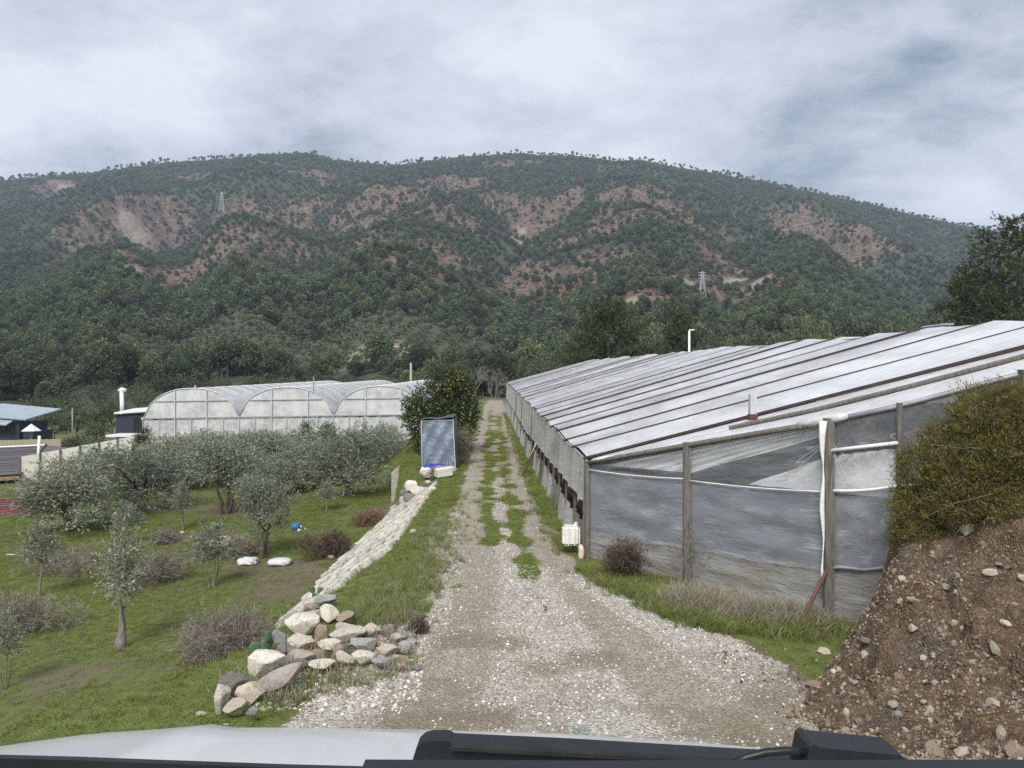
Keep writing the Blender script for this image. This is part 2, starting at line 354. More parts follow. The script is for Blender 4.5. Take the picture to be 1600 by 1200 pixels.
film('clear_film', (.55, .58, .62), (.78, .80, .82), .30, .08, (2, 3, 1), 1.4, .4, .5, .7, .05, uv=True, crease=.75, crot=.7)
film('low_film', (.36, .365, .375), (.54, .545, .545), .80, .04, (1, 1, 4), 2.2, .25, .3, .8, .05, dirt=(.34, .32, .27), rot=(0, .2, 0))
film('inner_film', (.78, .77, .73), (.88, .87, .83), .97, .02, (1, 3, 3), 2, .1, .12, .5, .03)
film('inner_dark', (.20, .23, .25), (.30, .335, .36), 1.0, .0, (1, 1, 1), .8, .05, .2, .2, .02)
film('tunnel_film', (.82, .83, .85), (.92, .93, .95), .96, .02, (4, .2, .35), 1.6, .22, .35, .7, .06, dirt=(.56, .56, .55))
film('tunnel_low', (.74, .76, .79), (.90, .91, .93), .94, .04, (3, .2, .5), 1.6, .2, .35, .7, .06, dirt=(.46, .47, .45))
film('tarp_film', (.13, .165, .22), (.22, .265, .335), 1.0, 0, (2, 2, 1), 1.5, .35, .1, 1.0, .08, uv=True, crease=.5, crot=-.75)
film('tarp_shaded', (.025, .03, .04), (.055, .06, .075), 1.0, 0, (1, 1, 2), 2.2, .2, .05, .8, .06)  # same tarp with the shade of its unlit side painted in

# ------------------------------------------------------------------ mesh helpers
def fastmesh(name, V, Fc, mats, mi=None, tint=None, smooth=False):
    """V (n,3), Fc (k,m) one face size, or list of lists"""
    me = bpy.data.meshes.new(name)
    V = np.asarray(V, np.float32)
    if isinstance(Fc, np.ndarray):
        k, mm = Fc.shape
        me.vertices.add(len(V)); me.vertices.foreach_set('co', V.ravel())
        me.loops.add(k*mm); me.loops.foreach_set('vertex_index', Fc.astype(np.int32).ravel())
        me.polygons.add(k); me.polygons.foreach_set('loop_start', np.arange(0, k*mm, mm, dtype=np.int32))
    else:
        me.from_pydata([tuple(map(float, a)) for a in V], [], Fc)
    for m_ in mats: me.materials.append(MAT[m_] if isinstance(m_, str) else m_)
    if mi is not None: me.polygons.foreach_set('material_index', np.asarray(mi, np.int32))
    if tint is not None:
        a = me.attributes.new('tint', 'FLOAT', 'POINT'); a.data.foreach_set('value', np.asarray(tint, np.float32))
    me.update(calc_edges=True); me.validate()
    me.polygons.foreach_set('use_smooth', np.full(len(me.polygons), smooth))
    return me
def link(name, me, parent=None, loc=None):
    o = bpy.data.objects.new(name, me); C.objects.link(o)
    if parent is not None: o.parent = parent
    if loc is not None: o.location = loc
    return o
def tag(o, label=None, cat=None, group=None, kind=None):
    for k_, v_ in (('label', label), ('category', cat), ('group', group), ('kind', kind)):
        if v_: o[k_] = v_
    return o
def thing(name, label, cat, loc=(0, 0, 0), group=None):
    o = bpy.data.objects.new(name, None); C.objects.link(o); o.location = loc; o.empty_display_size = .2
    return tag(o, label, cat, group)
def wloc(o):
    p = Vector((0, 0, 0))
    while o is not None: p += o.location; o = o.parent
    return p
class MB:
    def __init__(s): s.v, s.f, s.m = [], [], []
    def add(s, V, Fc, mi=0):
        b = len(s.v); s.v += [tuple(p) for p in V]; s.f += [tuple(b+i for i in f) for f in Fc]; s.m += [mi]*len(Fc); return s
    def box(s, c, d, R=None, mi=0):
        V = []
        for x in (-.5, .5):
            for y in (-.5, .5):
                for z in (-.5, .5):
                    p = Vector((x*d[0], y*d[1], z*d[2]))
                    if R is not None: p = R @ p
                    V.append(p+Vector(c))
        return s.add(V, [(0, 1, 3, 2), (4, 6, 7, 5), (0, 4, 5, 1), (2, 3, 7, 6), (0, 2, 6, 4), (1, 5, 7, 3)], mi)
    def bar(s, a, b, w_, h_=None, mi=0, up=(0, 0, 1)):
        a, b = Vector(a), Vector(b); d = (b-a); ln = d.length
        if ln < 1e-6: return s
        d.normalize(); upv = Vector(up)
        if abs(d.dot(upv)) > .98: upv = Vector((0, 1, 0))
        x = d.cross(upv).normalized(); z = x.cross(d).normalized()
        R = Matrix((x, d, z)).transposed()
        return s.box((a+b)/2, (w_, ln, h_ or w_), R, mi)
    def tube(s, pts, r, n=6, mi=0, cap=True):
        pts = [Vector(p) for p in pts]; rs = r if isinstance(r, (list, tuple)) else [r]*len(pts)
        V, Fc = [], []; px_ = None
        for i, p in enumerate(pts):
            d = (pts[min(i+1, len(pts)-1)]-pts[max(i-1, 0)]).normalized()
            ref = Vector((1, 0, 0)) if abs(d.x) < .9 else Vector((0, 1, 0))
            if px_ is not None: ref = px_
            y = d.cross(ref).normalized(); x = y.cross(d).normalized(); px_ = x
            for k in range(n):
                a = 2*PI*k/n; V.append(p+x*(rs[i]*math.cos(a))+y*(rs[i]*math.sin(a)))
        for i in range(len(pts)-1):
            for k in range(n):
                k2 = (k+1) % n; Fc.append((i*n+k, i*n+k2, (i+1)*n+k2, (i+1)*n+k))
        if cap: Fc += [tuple(range(n))[::-1], tuple((len(pts)-1)*n+k for k in range(n))]
        return s.add(V, Fc, mi)
    def prism(s, poly, depth, mi=0):
        """poly: list of Vector outline; depth: Vector"""
        n = len(poly); V = [Vector(p) for p in poly]+[Vector(p)+Vector(depth) for p in poly]
        return s.add(V, [tuple(range(n)), tuple(range(2*n-1, n-1, -1))]+[(i, (i+1) % n+0, (i+1) % n+n, i+n) for i in range(n)], mi)
    def grid(s, fn, nu, nv, mi=0):
        V = [fn(i/nu, j/nv) for j in range(nv+1) for i in range(nu+1)]
        return s.add(V, [(j*(nu+1)+i, j*(nu+1)+i+1, (j+1)*(nu+1)+i+1, (j+1)*(nu+1)+i) for j in range(nv) for i in range(nu)], mi)
    def uv(s, nu, nv): s.uvn = (nu, nv); return s
    def mesh(s, name, mats, off=Vector((0, 0, 0)), smooth=False):
        V = np.array(s.v, float)-np.array(off)
        me = bpy.data.meshes.new(name); me.from_pydata(V.tolist(), [], s.f)
        for m_ in ([mats] if isinstance(mats, str) else mats): me.materials.append(MAT[m_])
        me.polygons.foreach_set('material_index', s.m); me.polygons.foreach_set('use_smooth', [smooth]*len(s.f)); me.update()
        if getattr(s, 'uvn', None):
            nu, nv = s.uvn; ul = me.uv_layers.new(name='sheet')
            ul.data.foreach_set('uv', [q for lp in me.loops for q in ((lp.vertex_index % (nu+1))/nu, (lp.vertex_index//(nu+1))/nv)])
        return me
    def build(s, name, mats, parent=None, smooth=False, loc=None):
        if parent is not None: return link(name, s.mesh(name, mats, wloc(parent), smooth), parent)
        if loc is None: loc = Vector((0, 0, 0))
        return link(name, s.mesh(name, mats, Vector(loc), smooth), None, loc)
def copy_tree(o, parent=None):
    c = o.copy(); C.objects.link(c); c.parent = parent
    for ch in o.children: copy_tree(ch, c)
    return c

def leaves(P, D, Ln, Wd, r):
    """diamond leaves; P centres, D directions"""
    n = len(P); D = D/np.maximum(np.linalg.norm(D, axis=1, keepdims=True), 1e-6)
    R = r.normal(size=(n, 3)); S = np.cross(D, R); S /= np.maximum(np.linalg.norm(S, axis=1, keepdims=True), 1e-6)
    Ln = np.broadcast_to(np.asarray(Ln, float), (n,))[:, None]; Wd = np.broadcast_to(np.asarray(Wd, float), (n,))[:, None]
    V = np.stack([P-D*Ln*.5, P+S*Wd*.5, P+D*Ln*.5, P-S*Wd*.5], 1).reshape(-1, 3)
    return V, np.arange(4*n).reshape(n, 4)
def lobe_points(lobes, n, r, shell=.55):
    ws = np.array([l[3]*l[4]*l[5] for l in lobes])**.7; ws /= ws.sum()
    k = r.choice(len(lobes), n, p=ws); A = np.array(lobes, float)[k]
    d = r.normal(size=(n, 3)); d /= np.linalg.norm(d, axis=1, keepdims=True)
    rad = (shell+(1-shell)*r.random(n))[:, None]*(1+.12*r.normal(size=n))[:, None]
    P = A[:, :3]+d*rad*A[:, 3:6]
    return P, d
def clumpy(P, D, per, spread, r):
    n = len(P); Q = np.repeat(P, per, 0)+r.normal(size=(n*per, 3))*spread
    E = np.repeat(D, per, 0)+r.normal(size=(n*per, 3))*.7
    return Q, E

# ------------------------------------------------------------------ scatter (stuff)
def scatter(name, P, scl, rot, protos, label=None):
    n = len(P); me = bpy.data.meshes.new(name+'_points')
    me.vertices.add(n); me.vertices.foreach_set('co', np.asarray(P, np.float32).ravel())
    a = me.attributes.new('scl', 'FLOAT_VECTOR', 'POINT'); a.data.foreach_set('vector', np.asarray(scl, np.float32).ravel())
    a = me.attributes.new('rot', 'FLOAT_VECTOR', 'POINT'); a.data.foreach_set('vector', np.asarray(rot, np.float32).ravel())
    a = me.attributes.new('idx', 'INT', 'POINT'); a.data.foreach_set('value', rng.integers(0, len(protos), n).astype(np.int32))
    o = link(name, me); tag(o, label, None, None, 'stuff')
    g = bpy.data.node_groups.new(name, 'GeometryNodeTree')
    g.interface.new_socket('Geometry', in_out='INPUT', socket_type='NodeSocketGeometry'); g.interface.new_socket('Geometry', in_out='OUTPUT', socket_type='NodeSocketGeometry')
    gi, go = g.nodes.new('NodeGroupInput'), g.nodes.new('NodeGroupOutput')
    iop = g.nodes.new('GeometryNodeInstanceOnPoints'); L(g, gi.outputs[0], iop.inputs['Points']); iop.inputs['Pick Instance'].default_value = True
    jn = g.nodes.new('GeometryNodeJoinGeometry')
    for p in protos:
        oi = g.nodes.new('GeometryNodeObjectInfo'); oi.transform_space = 'ORIGINAL'; oi.inputs['Object'].default_value = p; oi.inputs['As Instance'].default_value = True
        L(g, oi.outputs['Geometry'], jn.inputs[0])
    L(g, jn.outputs[0], iop.inputs['Instance'])
    def na(nm_, ty):
        q = g.nodes.new('GeometryNodeInputNamedAttribute'); q.data_type = ty; q.inputs[0].default_value = nm_; return q.outputs[0]
    L(g, na('scl', 'FLOAT_VECTOR'), iop.inputs['Scale']); L(g, na('idx', 'INT'), iop.inputs['Instance Index'])
    er = g.nodes.new('FunctionNodeEulerToRotation'); L(g, na('rot', 'FLOAT_VECTOR'), er.inputs[0]); L(g, er.outputs[0], iop.inputs['Rotation'])
    L(g, iop.outputs[0], go.inputs[0])
    md = o.modifiers.new('scatter', 'NODES'); md.node_group = g
    return o
def proto(name, me): return bpy.data.objects.new(name, me)      # a source shape for scatter, not linked to the scene

# ================================================================== THE SETTING
def pl(pts): return np.array([[hit(*p).x, hit(*p).y] for p in pts])
def pdist(X, Y, P):
    d = np.full(X.shape, 1e9)
    for (ax, ay), (bx, by) in zip(P[:-1], P[1:]):
        vx, vy = bx-ax, by-ay; l2 = vx*vx+vy*vy+1e-9
        t_ = np.clip(((X-ax)*vx+(Y-ay)*vy)/l2, 0, 1)
        d = np.minimum(d, np.hypot(X-ax-t_*vx, Y-ay-t_*vy))
    return d
RY = [0, 5, 7.2, 7.9, 9, 9.9, 10.85, 13, 20, 29, 46, 72, 96, 110]
XL_ = [-3, -2.6, -2.1, -1.9, -1.5, -1.28, -1.25, -1.22, -1.53, -1.8, -2.2, -2.7, -3.2, -3.5]
XR_ = [4, 3.8, 3.5, 3.2, 2.95, 2.75, 2.0, 1.22, .66, .55, 0, -.6, -1.0, -1.3]
S_trk = [pl([(762, 632), (750, 680), (744, 740), (738, 850), (728, 950), (700, 1050), (650, 1150)]), pl([(783, 640), (792, 680), (806, 740), (848, 850), (905, 950), (1000, 1030), (1110, 1130)])]
S_grs = [pl([(769, 636), (765, 700), (762, 770), (764, 850)]), pl([(779, 650), (789, 735), (800, 800), (812, 850), (832, 905), (866, 975)])]
S_wht = [pl([(700, 800), (680, 900), (670, 960), (640, 1000)]), pl([(830, 890), (880, 980), (920, 1060), (930, 1150)]), pl([(910, 905), (1000, 955), (1120, 1010), (1270, 1090)]), pl([(600, 1020), (530, 1090), (500, 1140)]), pl([(640, 1000), (600, 1060)])]
S_brn = [pl([(660, 1135), (760, 1120)]), pl([(860, 1045), (920, 1030)]), pl([(1190, 1165), (1210, 1100), (1270, 1050), (1320, 1030), (1320, 1110)]), pl([(720, 1000), (790, 1005)]), pl([(780, 735), (800, 700)])]
GHW = np.array([[1.47, 14.7], [2.95, 12.82], [4.5, 10.85], [5.18, 10.24], [6.41, 9.61], [8.5, 8.6]])   # greenhouse front, left to right
def masks(X, Y):
    xl = np.interp(Y, RY, XL_); xr = np.interp(Y, RY, XR_); xe = np.interp(Y, XE_Y, XE_X)
    wob = (fbm(X/.9, Y/.9, 3, 21)-.5)*(.5+1.5*sstep(11, 8.5, Y))
    inroad = sstep(-.22, .22, X-xl+wob)*sstep(-.22, .22, xr-X+wob)*(1-sstep(104, 112, Y))
    trk = np.maximum.reduce([1-sstep(.26, .60, pdist(X, Y, s)) for s in S_trk])
    gs = np.maximum.reduce([1-sstep(.0, .46, pdist(X, Y, s)+.8*(fbm(X/.35, Y/.9, 3, 24)-.46)) for s in S_grs])*.95
    ws = np.maximum.reduce([1-sstep(.12, .55, pdist(X, Y, s)) for s in S_wht])
    bs = np.maximum.reduce([1-sstep(.1, .5, pdist(X, Y, s)) for s in S_brn])
    big_ = fbm(X/2.6, Y/2.6, 4, 51); med = fbm(X/.9, Y/.9, 3, 52)
    road = inroad
    white = np.clip(inroad*(.40-.50*trk)*sstep(40, 14, Y)+ws*.64+.35*inroad*sstep(20, 8, Y)*(med-.3), 0, 1)
    white = white*(1-.6*bs)
    brown = np.clip(bs*.62+.5*inroad*sstep(.5, .64, med)*sstep(16, 9, Y), 0, 1)
    left = X < xl
    onslope = (X < xe-.15) & (X > xe-2.05) & (Y > 13.6) & (Y < 29)
    gv = np.where(left, np.where(X > xe-.3, .88, .70+1.2*(big_-.46)), .62)
    gv = np.where(onslope, .30, gv)
    gv = np.where(~left & (X > xr), .70, gv)
    mx_ = np.interp(X, GHW[:, 0], GHW[:, 1])
    wallx = 1.47-.033*(Y-14.7)
    inside = ((Y > 14.7) & (X > wallx+.1)) | ((X > 1.47) & (Y > mx_) & (Y <= 14.7))
    gv = np.where(inside, .1, gv)
    gv = np.where(Y > 100, .55, gv)
    grass = np.clip(gv*(1-inroad)+inroad*gs, 0, 1)
    grass = np.clip(grass-ws*.6*(1-inroad*gs), 0, 1)
    dry = np.clip(.35+1.5*(fbm(X/3.1, Y/3.1, 4, 61)-.42), 0, 1)*(1-inroad)
    return dict(road=road, grass=grass, white=white, brown=brown, dry=dry, slope=onslope*1.0)

U = np.unique(np.concatenate([np.linspace(-2.4, -.85, 16), np.linspace(-.85, .85, 300), np.linspace(.85, 2.4, 16)]))
def Wd(Y): return np.where(Y > -3, 8+Y, 5+(-3-Y)*1.5)
def sheet(name, Ys, matname, attrs):
    Y = np.repeat(Ys, len(U)); X = np.tile(U, len(Ys))*Wd(Y); Z = hgt(X, Y)
    nc, nr = len(U), len(Ys)
    i = (np.arange(nr-1)[:, None]*nc+np.arange(nc-1)[None, :]).ravel()
    me = fastmesh(name, np.stack([X, Y, Z], 1), np.stack([i, i+1, i+nc+1, i+nc], 1), [matname], smooth=True)
    for k_, v_ in attrs(X, Y).items():
        a = me.attributes.new(k_, 'FLOAT', 'POINT'); a.data.foreach_set('value', np.asarray(v_, np.float32))
    return tag(link(name, me), kind='structure')
rowsY = np.concatenate([[-60, -40, -25, -14, -8, -5], -8+np.exp(np.linspace(math.log(5), math.log(138), 400))])
rowsY[-1] = 130.0
sheet('ground', rowsY, 'ground_mat', masks)

# bare, burnt-brown slopes of the mountain: where the wood is thin
BR = [(100, 300, 60, 14), (200, 365, 45, 35), (225, 415, 40, 20), (410, 330, 70, 22), (385, 355, 60, 25), (470, 318, 35, 14), (600, 312, 60, 20), (570, 350, 60, 16), (640, 340, 60, 22), (560, 395, 60, 22), (640, 400, 60, 18), (700, 390, 40, 20), (330, 275, 60, 8), (440, 262, 70, 8), (800, 250, 35, 8), (700, 290, 60, 16), (820, 360, 50, 24), (800, 330, 40, 16), (1010, 300, 60, 22), (1070, 330, 60, 20), (960, 345, 60, 22), (900, 430, 60, 22), (990, 420, 70, 22), (1150, 425, 45, 24), (1120, 460, 70, 14), (1160, 465, 50, 14), (830, 440, 40, 16), (1270, 360, 40, 18), (1340, 380, 40, 16), (880, 465, 40, 12), (240, 440, 30, 16), (530, 285, 40, 12), (860, 310, 40, 14), (1000, 455, 60, 14), (290, 430, 25, 20), (700, 345, 40, 18)]
BRW = []
for (px, py, rx, ry) in BR:
    p = hit(px, py); BRW.append((p.x, p.y, rx/F*p.y*1.65, max(34, ry/F*p.y*4.8)))
PALE = [(200, 360, 26, 18), (215, 425, 22, 10), (820, 365, 22, 12), (805, 375, 16, 10), (1115, 462, 60, 7), (1150, 440, 30, 12), (590, 545, 80, 12), (640, 560, 60, 14), (200, 462, 8, 8), (100, 292, 40, 6), (990, 470, 30, 6), (1180, 445, 30, 14)]
PLW = []
for (px, py, rx, ry) in PALE:
    p = hit(px, py); PLW.append((p.x, p.y, rx/F*p.y, max(9, ry/F*p.y*2.2)))
def brownness(X, Y):
    b = np.zeros(np.shape(X))
    for x, y, a, c in BRW: b = np.maximum(b, np.exp(-((X-x)/a)**2-((Y-y)/c)**2))
    return b
def paleness(X, Y):
    b = np.zeros(np.shape(X))
    for x, y, a, c in PLW: b = np.maximum(b, np.exp(-(((X-x)/a)**2+((Y-y)/c)**2)**1.5))
    return b
def m_attrs(X, Y):
    n_ = fbm(X/22, Y/22, 4, 71)
    return dict(brown=np.clip(brownness(X, Y)*.85+.5*(fbm(X/40, Y/40, 4, 73)-.35), 0, 1), pale=np.clip(np.maximum(paleness(X, Y)*(n_ > .40)*.9, .10*((((X+34)/38)**2+((Y-222)/38)**2 < 1) | (((X+78)/46)**2+((Y-224)/34)**2 < 1))), 0, 1))
rowsM = -8+np.exp(np.linspace(math.log(138), math.log(1900), 260)); rowsM[0] = 130.0
sheet('mountain', rowsM, 'mountain_mat', m_attrs)

# dirt bank beside the car -------------------------------------------------
def hbank(X, Y):
    z = .8+.80*(X-5)+.69*(Y-7.5)
    z = np.log1p(np.exp(np.clip(z*1.5, -40, 40)))/1.5
    cap = 2.15+.12*(X-5.5)
    z = np.where(z > cap-.5, cap-.5*np.exp(-np.clip(z-cap+.5, 0, 9)/.5), z)
    yw = np.interp(X, GHW[:, 0], GHW[:, 1])
    z = z*sstep(.12, .8, yw-Y)
    z = z*sstep(0, 1.1, X-np.interp(Y, [3, 5, 6.5, 7.5, 8.4, 9.2, 9.9, 10.4], [1.8, 2.0, 2.2, 2.45, 3.1, 3.75, 4.22, 4.6]))
    k = np.clip(z/.5, 0, 1)
    z = z+k*(.50*(fbm(X/.8, Y/.8, 4, 41)-.5)+.22*(fbm(X/.2, Y/.2, 3, 42)-.5)+.07*(vnoise(X/.07, Y/.07, 43)-.5))
    rid = np.abs(fbm(X/.55+3, Y/1.3, 3, 44)-.5)
    z = z-k*.22*np.exp(-(rid/.05)**2)
    return z
def gbank(X, Y): return np.maximum(hgt(X, Y), hgt(X, Y)+hbank(X, Y)-.04)
xs = np.linspace(2.0, 12, 250); ys = np.linspace(3.0, 10.7, 200)
Xg, Yg = [a.ravel() for a in np.meshgrid(xs, ys)]
i = (np.arange(199)[:, None]*250+np.arange(249)[None, :]).ravel()
tag(link('dirt_bank', fastmesh('dirt_bank', np.stack([Xg, Yg, hgt(Xg, Yg)+hbank(Xg, Yg)-.04], 1), np.stack([i, i+1, i+251, i+250], 1), ['bank_mat'], smooth=True)), kind='structure')

# ------------------------------------------------------------------ the wood on the mountain
def pine_small(seed, n=150, tall=1.0, q_=1.0):
    r = np.random.default_rng(seed)
    lob = [(0, 0, .62*tall, .30, .30, .26)]
    for k in range(7):
        a = r.random()*6.28; hgt_ = .36+.5*r.random(); q = .24*(1-.45*(hgt_-.36)/.5)
        lob.append((q*math.cos(a), q*math.sin(a), hgt_*tall, .17, .17, .12))
    lob.append((0, 0, .86*tall, .15, .15, .14))
    P, D = lobe_points(lob, n, r, .6)
    D = D*.8+r.normal(size=P.shape)*.5+np.array([0, 0, .45])
    V, Fc = leaves(P, D, (.085+.06*r.random(n))*q_, (.055+.03*r.random(n))*q_, r)
    tint = np.repeat(np.clip(.12+.55*(P[:, 2]-.3)+.4*r.random(n), 0, 1), 4)  # crown shading put into the tint: dark below, lighter towards the top
    tr = MB().tube([(0, 0, -.08), (0.01, 0, .4), (0, .01, .8*tall)], [.022, .016, .006], 5)
    nv = len(V); V = np.concatenate([V, np.array(tr.v)]); tint = np.concatenate([tint, np.zeros(len(tr.v))])
    tf = np.array([f for f in tr.f if len(f) == 4])+nv
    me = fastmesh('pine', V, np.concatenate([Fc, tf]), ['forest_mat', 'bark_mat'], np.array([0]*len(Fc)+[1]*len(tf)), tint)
    return me
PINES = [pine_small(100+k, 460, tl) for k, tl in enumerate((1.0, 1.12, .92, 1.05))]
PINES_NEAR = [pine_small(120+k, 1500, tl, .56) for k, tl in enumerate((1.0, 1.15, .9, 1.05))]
def low_scrub(seed, mat):
    r = np.random.default_rng(seed)
    P, D = lobe_points([(0, 0, .2, .5, .5, .28), (.3, .1, .15, .3, .3, .2)], 40, r, .5)
    V, Fc = leaves(P, D+np.array([0, 0, .6]), .35, .14, r)
    return fastmesh('scrub', V, Fc, [mat], None, np.repeat(r.random(40), 4))
SCRUB = [proto('scrub', low_scrub(200+k, 'scrub_mat')) for k in range(2)]
# candidate points, jittered so that spacing grows slowly with distance
def forest_points():
    out_ = []
    Y = 118.0
    while Y < 1290:
        d = 3.2+.0018*Y
        xs_ = np.arange(-.82*Y-30, .82*Y+30, d); n = len(xs_)
        out_.append(np.stack([xs_+rng.uniform(-.5, .5, n)*d, np.full(n, Y)+rng.uniform(-.5, .5, n)*d], 1)); Y += d*.95
    return np.concatenate(out_)
FP = forest_points(); X, Y = FP[:, 0], FP[:, 1]
b = brownness(X, Y)+.55*(fbm(X/45, Y/45, 4, 71)-.5)
b = b+.35*(fbm(X/14, Y/14, 3, 72)-.5)
keep = rng.random(len(X)) > np.clip((b-.08)*1.25, 0, .74)
keep &= paleness(X, Y) < .35
knoll = (((X+34)/36)**2+((Y-216)/40)**2 < 1) | (((X+78)/44)**2+((Y-216)/34)**2 < 1)
keep |= (Y > 1120) & (rng.random(len(X)) < .95)
keep &= ~knoll
# clear flats at the foot, behind the tunnels and the sheds
foot = np.interp(X, [-140, -80, -60, -30, -8, 0, 20, 60, 150], [128, 146, 162, 168, 128, 112, 118, 122, 128])
keep &= Y > foot
keep &= rng.random(len(X)) < np.where(Y < 400, .93, .88)
FX, FY = X[keep], Y[keep]; FZ = hgt(FX, FY)
n = len(FX); sz = (3.7+3.0*rng.random(n)**1.5)*np.where(FY > 600, 1.1, 1)*(.85+.3*fbm(FX/60, FY/60, 2, 77))
order = np.argsort(-(sz/FY)*(np.abs(FX/FY) < .69)); near, rest = order[:290], order[290:]
near0 = None
for k in near:
    o = link('pine_tree', PINES_NEAR[k % 4]); o.location = (FX[k], FY[k], FZ[k]-.2); s_ = sz[k]*1.4
    o.scale = (s_*rng.uniform(.9, 1.2), s_*rng.uniform(.9, 1.2), s_); o.rotation_euler.z = rng.uniform(0, 6.28)
    tag(o, 'green pine in the dense wood where the mountain meets the fields', 'tree', 'pines along the foot of the mountain')
wd = sz[rest]*rng.uniform(.85, 1.25, len(rest))*np.where(FY[rest] > 1000, 1.35, 1)
PP = [proto('pine', p) for p in PINES]
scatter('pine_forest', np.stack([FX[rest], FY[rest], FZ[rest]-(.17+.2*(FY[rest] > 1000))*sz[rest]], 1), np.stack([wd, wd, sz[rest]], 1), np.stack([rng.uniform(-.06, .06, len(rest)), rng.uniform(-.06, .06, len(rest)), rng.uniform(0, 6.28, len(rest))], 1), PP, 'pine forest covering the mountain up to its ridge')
# rusty scrub on the bare slopes
Xs = rng.uniform(-1, 1, 110000); Ys_ = np.sqrt(rng.uniform(200**2, 1230**2, 110000)); Xs = Xs*.78*Ys_
b = brownness(Xs, Ys_)+.4*(fbm(Xs/45, Ys_/45, 4, 71)-.5)
k = (b > .18) & (paleness(Xs, Ys_) < .5)
Xs, Ys_ = Xs[k], Ys_[k]; n = len(Xs); s_ = rng.uniform(.8, 2.4, n)
scatter('scrub', np.stack([Xs, Ys_, hgt(Xs, Ys_)-.1], 1), np.stack([s_*1.3, s_*1.3, s_], 1), np.stack([0*s_, 0*s_, rng.uniform(0, 6.28, n)], 1), SCRUB, 'rust coloured scrub on the bare mountain slopes')

# planted knoll: young trees in rows
def round_small(seed, mat, n=120):
    r = np.random.default_rng(seed)
    lob = [(0, 0, .55, .38, .38, .36)]+[(.25*math.cos(a), .25*math.sin(a), .45+.3*r.random(), .2, .2, .18) for a in r.random(6)*6.28]
    P, D = lobe_points(lob, n, r, .6)
    V, Fc = leaves(P, D+np.array([0, 0, .4])+.5*r.normal(size=P.shape), .20, .12, r)
    tr = MB().tube([(0, 0, -.05), (0, 0, .4)], [.03, .02], 5); nv = len(V)
    tf = np.array([f for f in tr.f if len(f) == 4])+nv
    tint = np.concatenate([np.clip(.1+.6*P[:, 2]+.25*r.random(n), 0, 1).repeat(4), np.zeros(len(tr.v))])  # tint rises with height, painting top light onto the crown
    return fastmesh('young_tree', np.concatenate([V, np.array(tr.v)]), np.concatenate([Fc, tf]), [mat, 'bark_mat'], np.array([0]*n+[1]*len(tf)), tint)
foliage('knoll_mat', [(0, (.044, .060, .032)), (.5, (.095, .118, .066)), (1, (.175, .20, .125))], .2, .25)
YT = [round_small(300+k, 'knoll_mat') for k in range(3)]
cnt = 0
for rr in range(16):
    for cc in range(28):
        x = -124+cc*4.8+rr*.5; y = 178+rr*5.0
        if (((x+34)/36)**2+((y-216)/40)**2 < 1) or (((x+78)/44)**2+((y-216)/34)**2 < 1):
            if cnt >= 296 or (x > -45 and y > 226 and rng.random() < .30): continue
            x += rng.uniform(-.5, .5); y += rng.uniform(-.5, .5)
            o = link('young_orchard_tree', YT[cnt % 3]); o.location = (x, y, gz(x, y)-.05); s_ = rng.uniform(2.4, 3.7)
            o.scale = (s_*.95, s_*.95, s_); o.rotation_euler.z = rng.uniform(0, 6.28); cnt += 1
            tag(o, 'young round tree planted in rows on the pale knoll', 'tree', 'orchard rows on the knoll')
print('forest', len(FX), 'knoll', cnt, 'scrub', len(Xs))
# ================================================================== THE LONG GREENHOUSE ON THE RIGHT
def lerp(a, b, t): return a+(b-a)*t
def Ev(d): return Vector((1.47-.033*(d-14.7), d, 1.83+.0277*(d-14.7)+.03*math.sin(d*1.3)))       # eave
def Rg(d): return Vector((8.78-.033*d, d, 4.05+.0187*d+.03*math.sin(d*.9+1)))                    # ridge
SK = 5.0
def roofpt(d, b): return lerp(Ev(d), Rg(d-SK), b)
gh = thing('plastic_greenhouse', 'long low greenhouse with pitched white plastic roof and dark red bars by the lane', 'greenhouse', (4, 40, 0))
D0 = 14.78; STEP = 1.93; NB = 30
bars = [D0+STEP*k+.1*math.sin(k*2.1) for k in range(NB+1)]
bar_me = {}
for k, d in enumerate(bars):
    a, b = roofpt(d, -.012), roofpt(d, 1.0)
    zb = .05 if k < 7 else .028; MB().bar(a+Vector((0, 0, zb)), b+Vector((0, 0, zb)), .045 if k < 7 else .035, .045).build('roof_bar', 'roof_bar_mat', gh)
    if k == NB: break
    d2 = bars[k+1]; ph = rng.uniform(0, 6)
    lift = rng.uniform(.0, .045)
    def fn(u, v, d=d, d2=d2, ph=ph, lift=lift):
        p = roofpt(lerp(d+.04, d2-.03, v), lerp(.0, 1.015, u))
        wr = .018*math.sin(u*40+ph+3*v)*math.sin(v*PI)+.02*math.sin(u*13+ph*2)
        return p+Vector((0, 0, .02+lift*v**1.5*(.6+.4*u)+wr*math.sin(v*PI)))
    old = k > 9 and (k*7) % 5 < 3
    MB().grid(fn, 26, 4).build('roof_sheet', 'roof_film_old' if old else 'roof_film', gh, True)
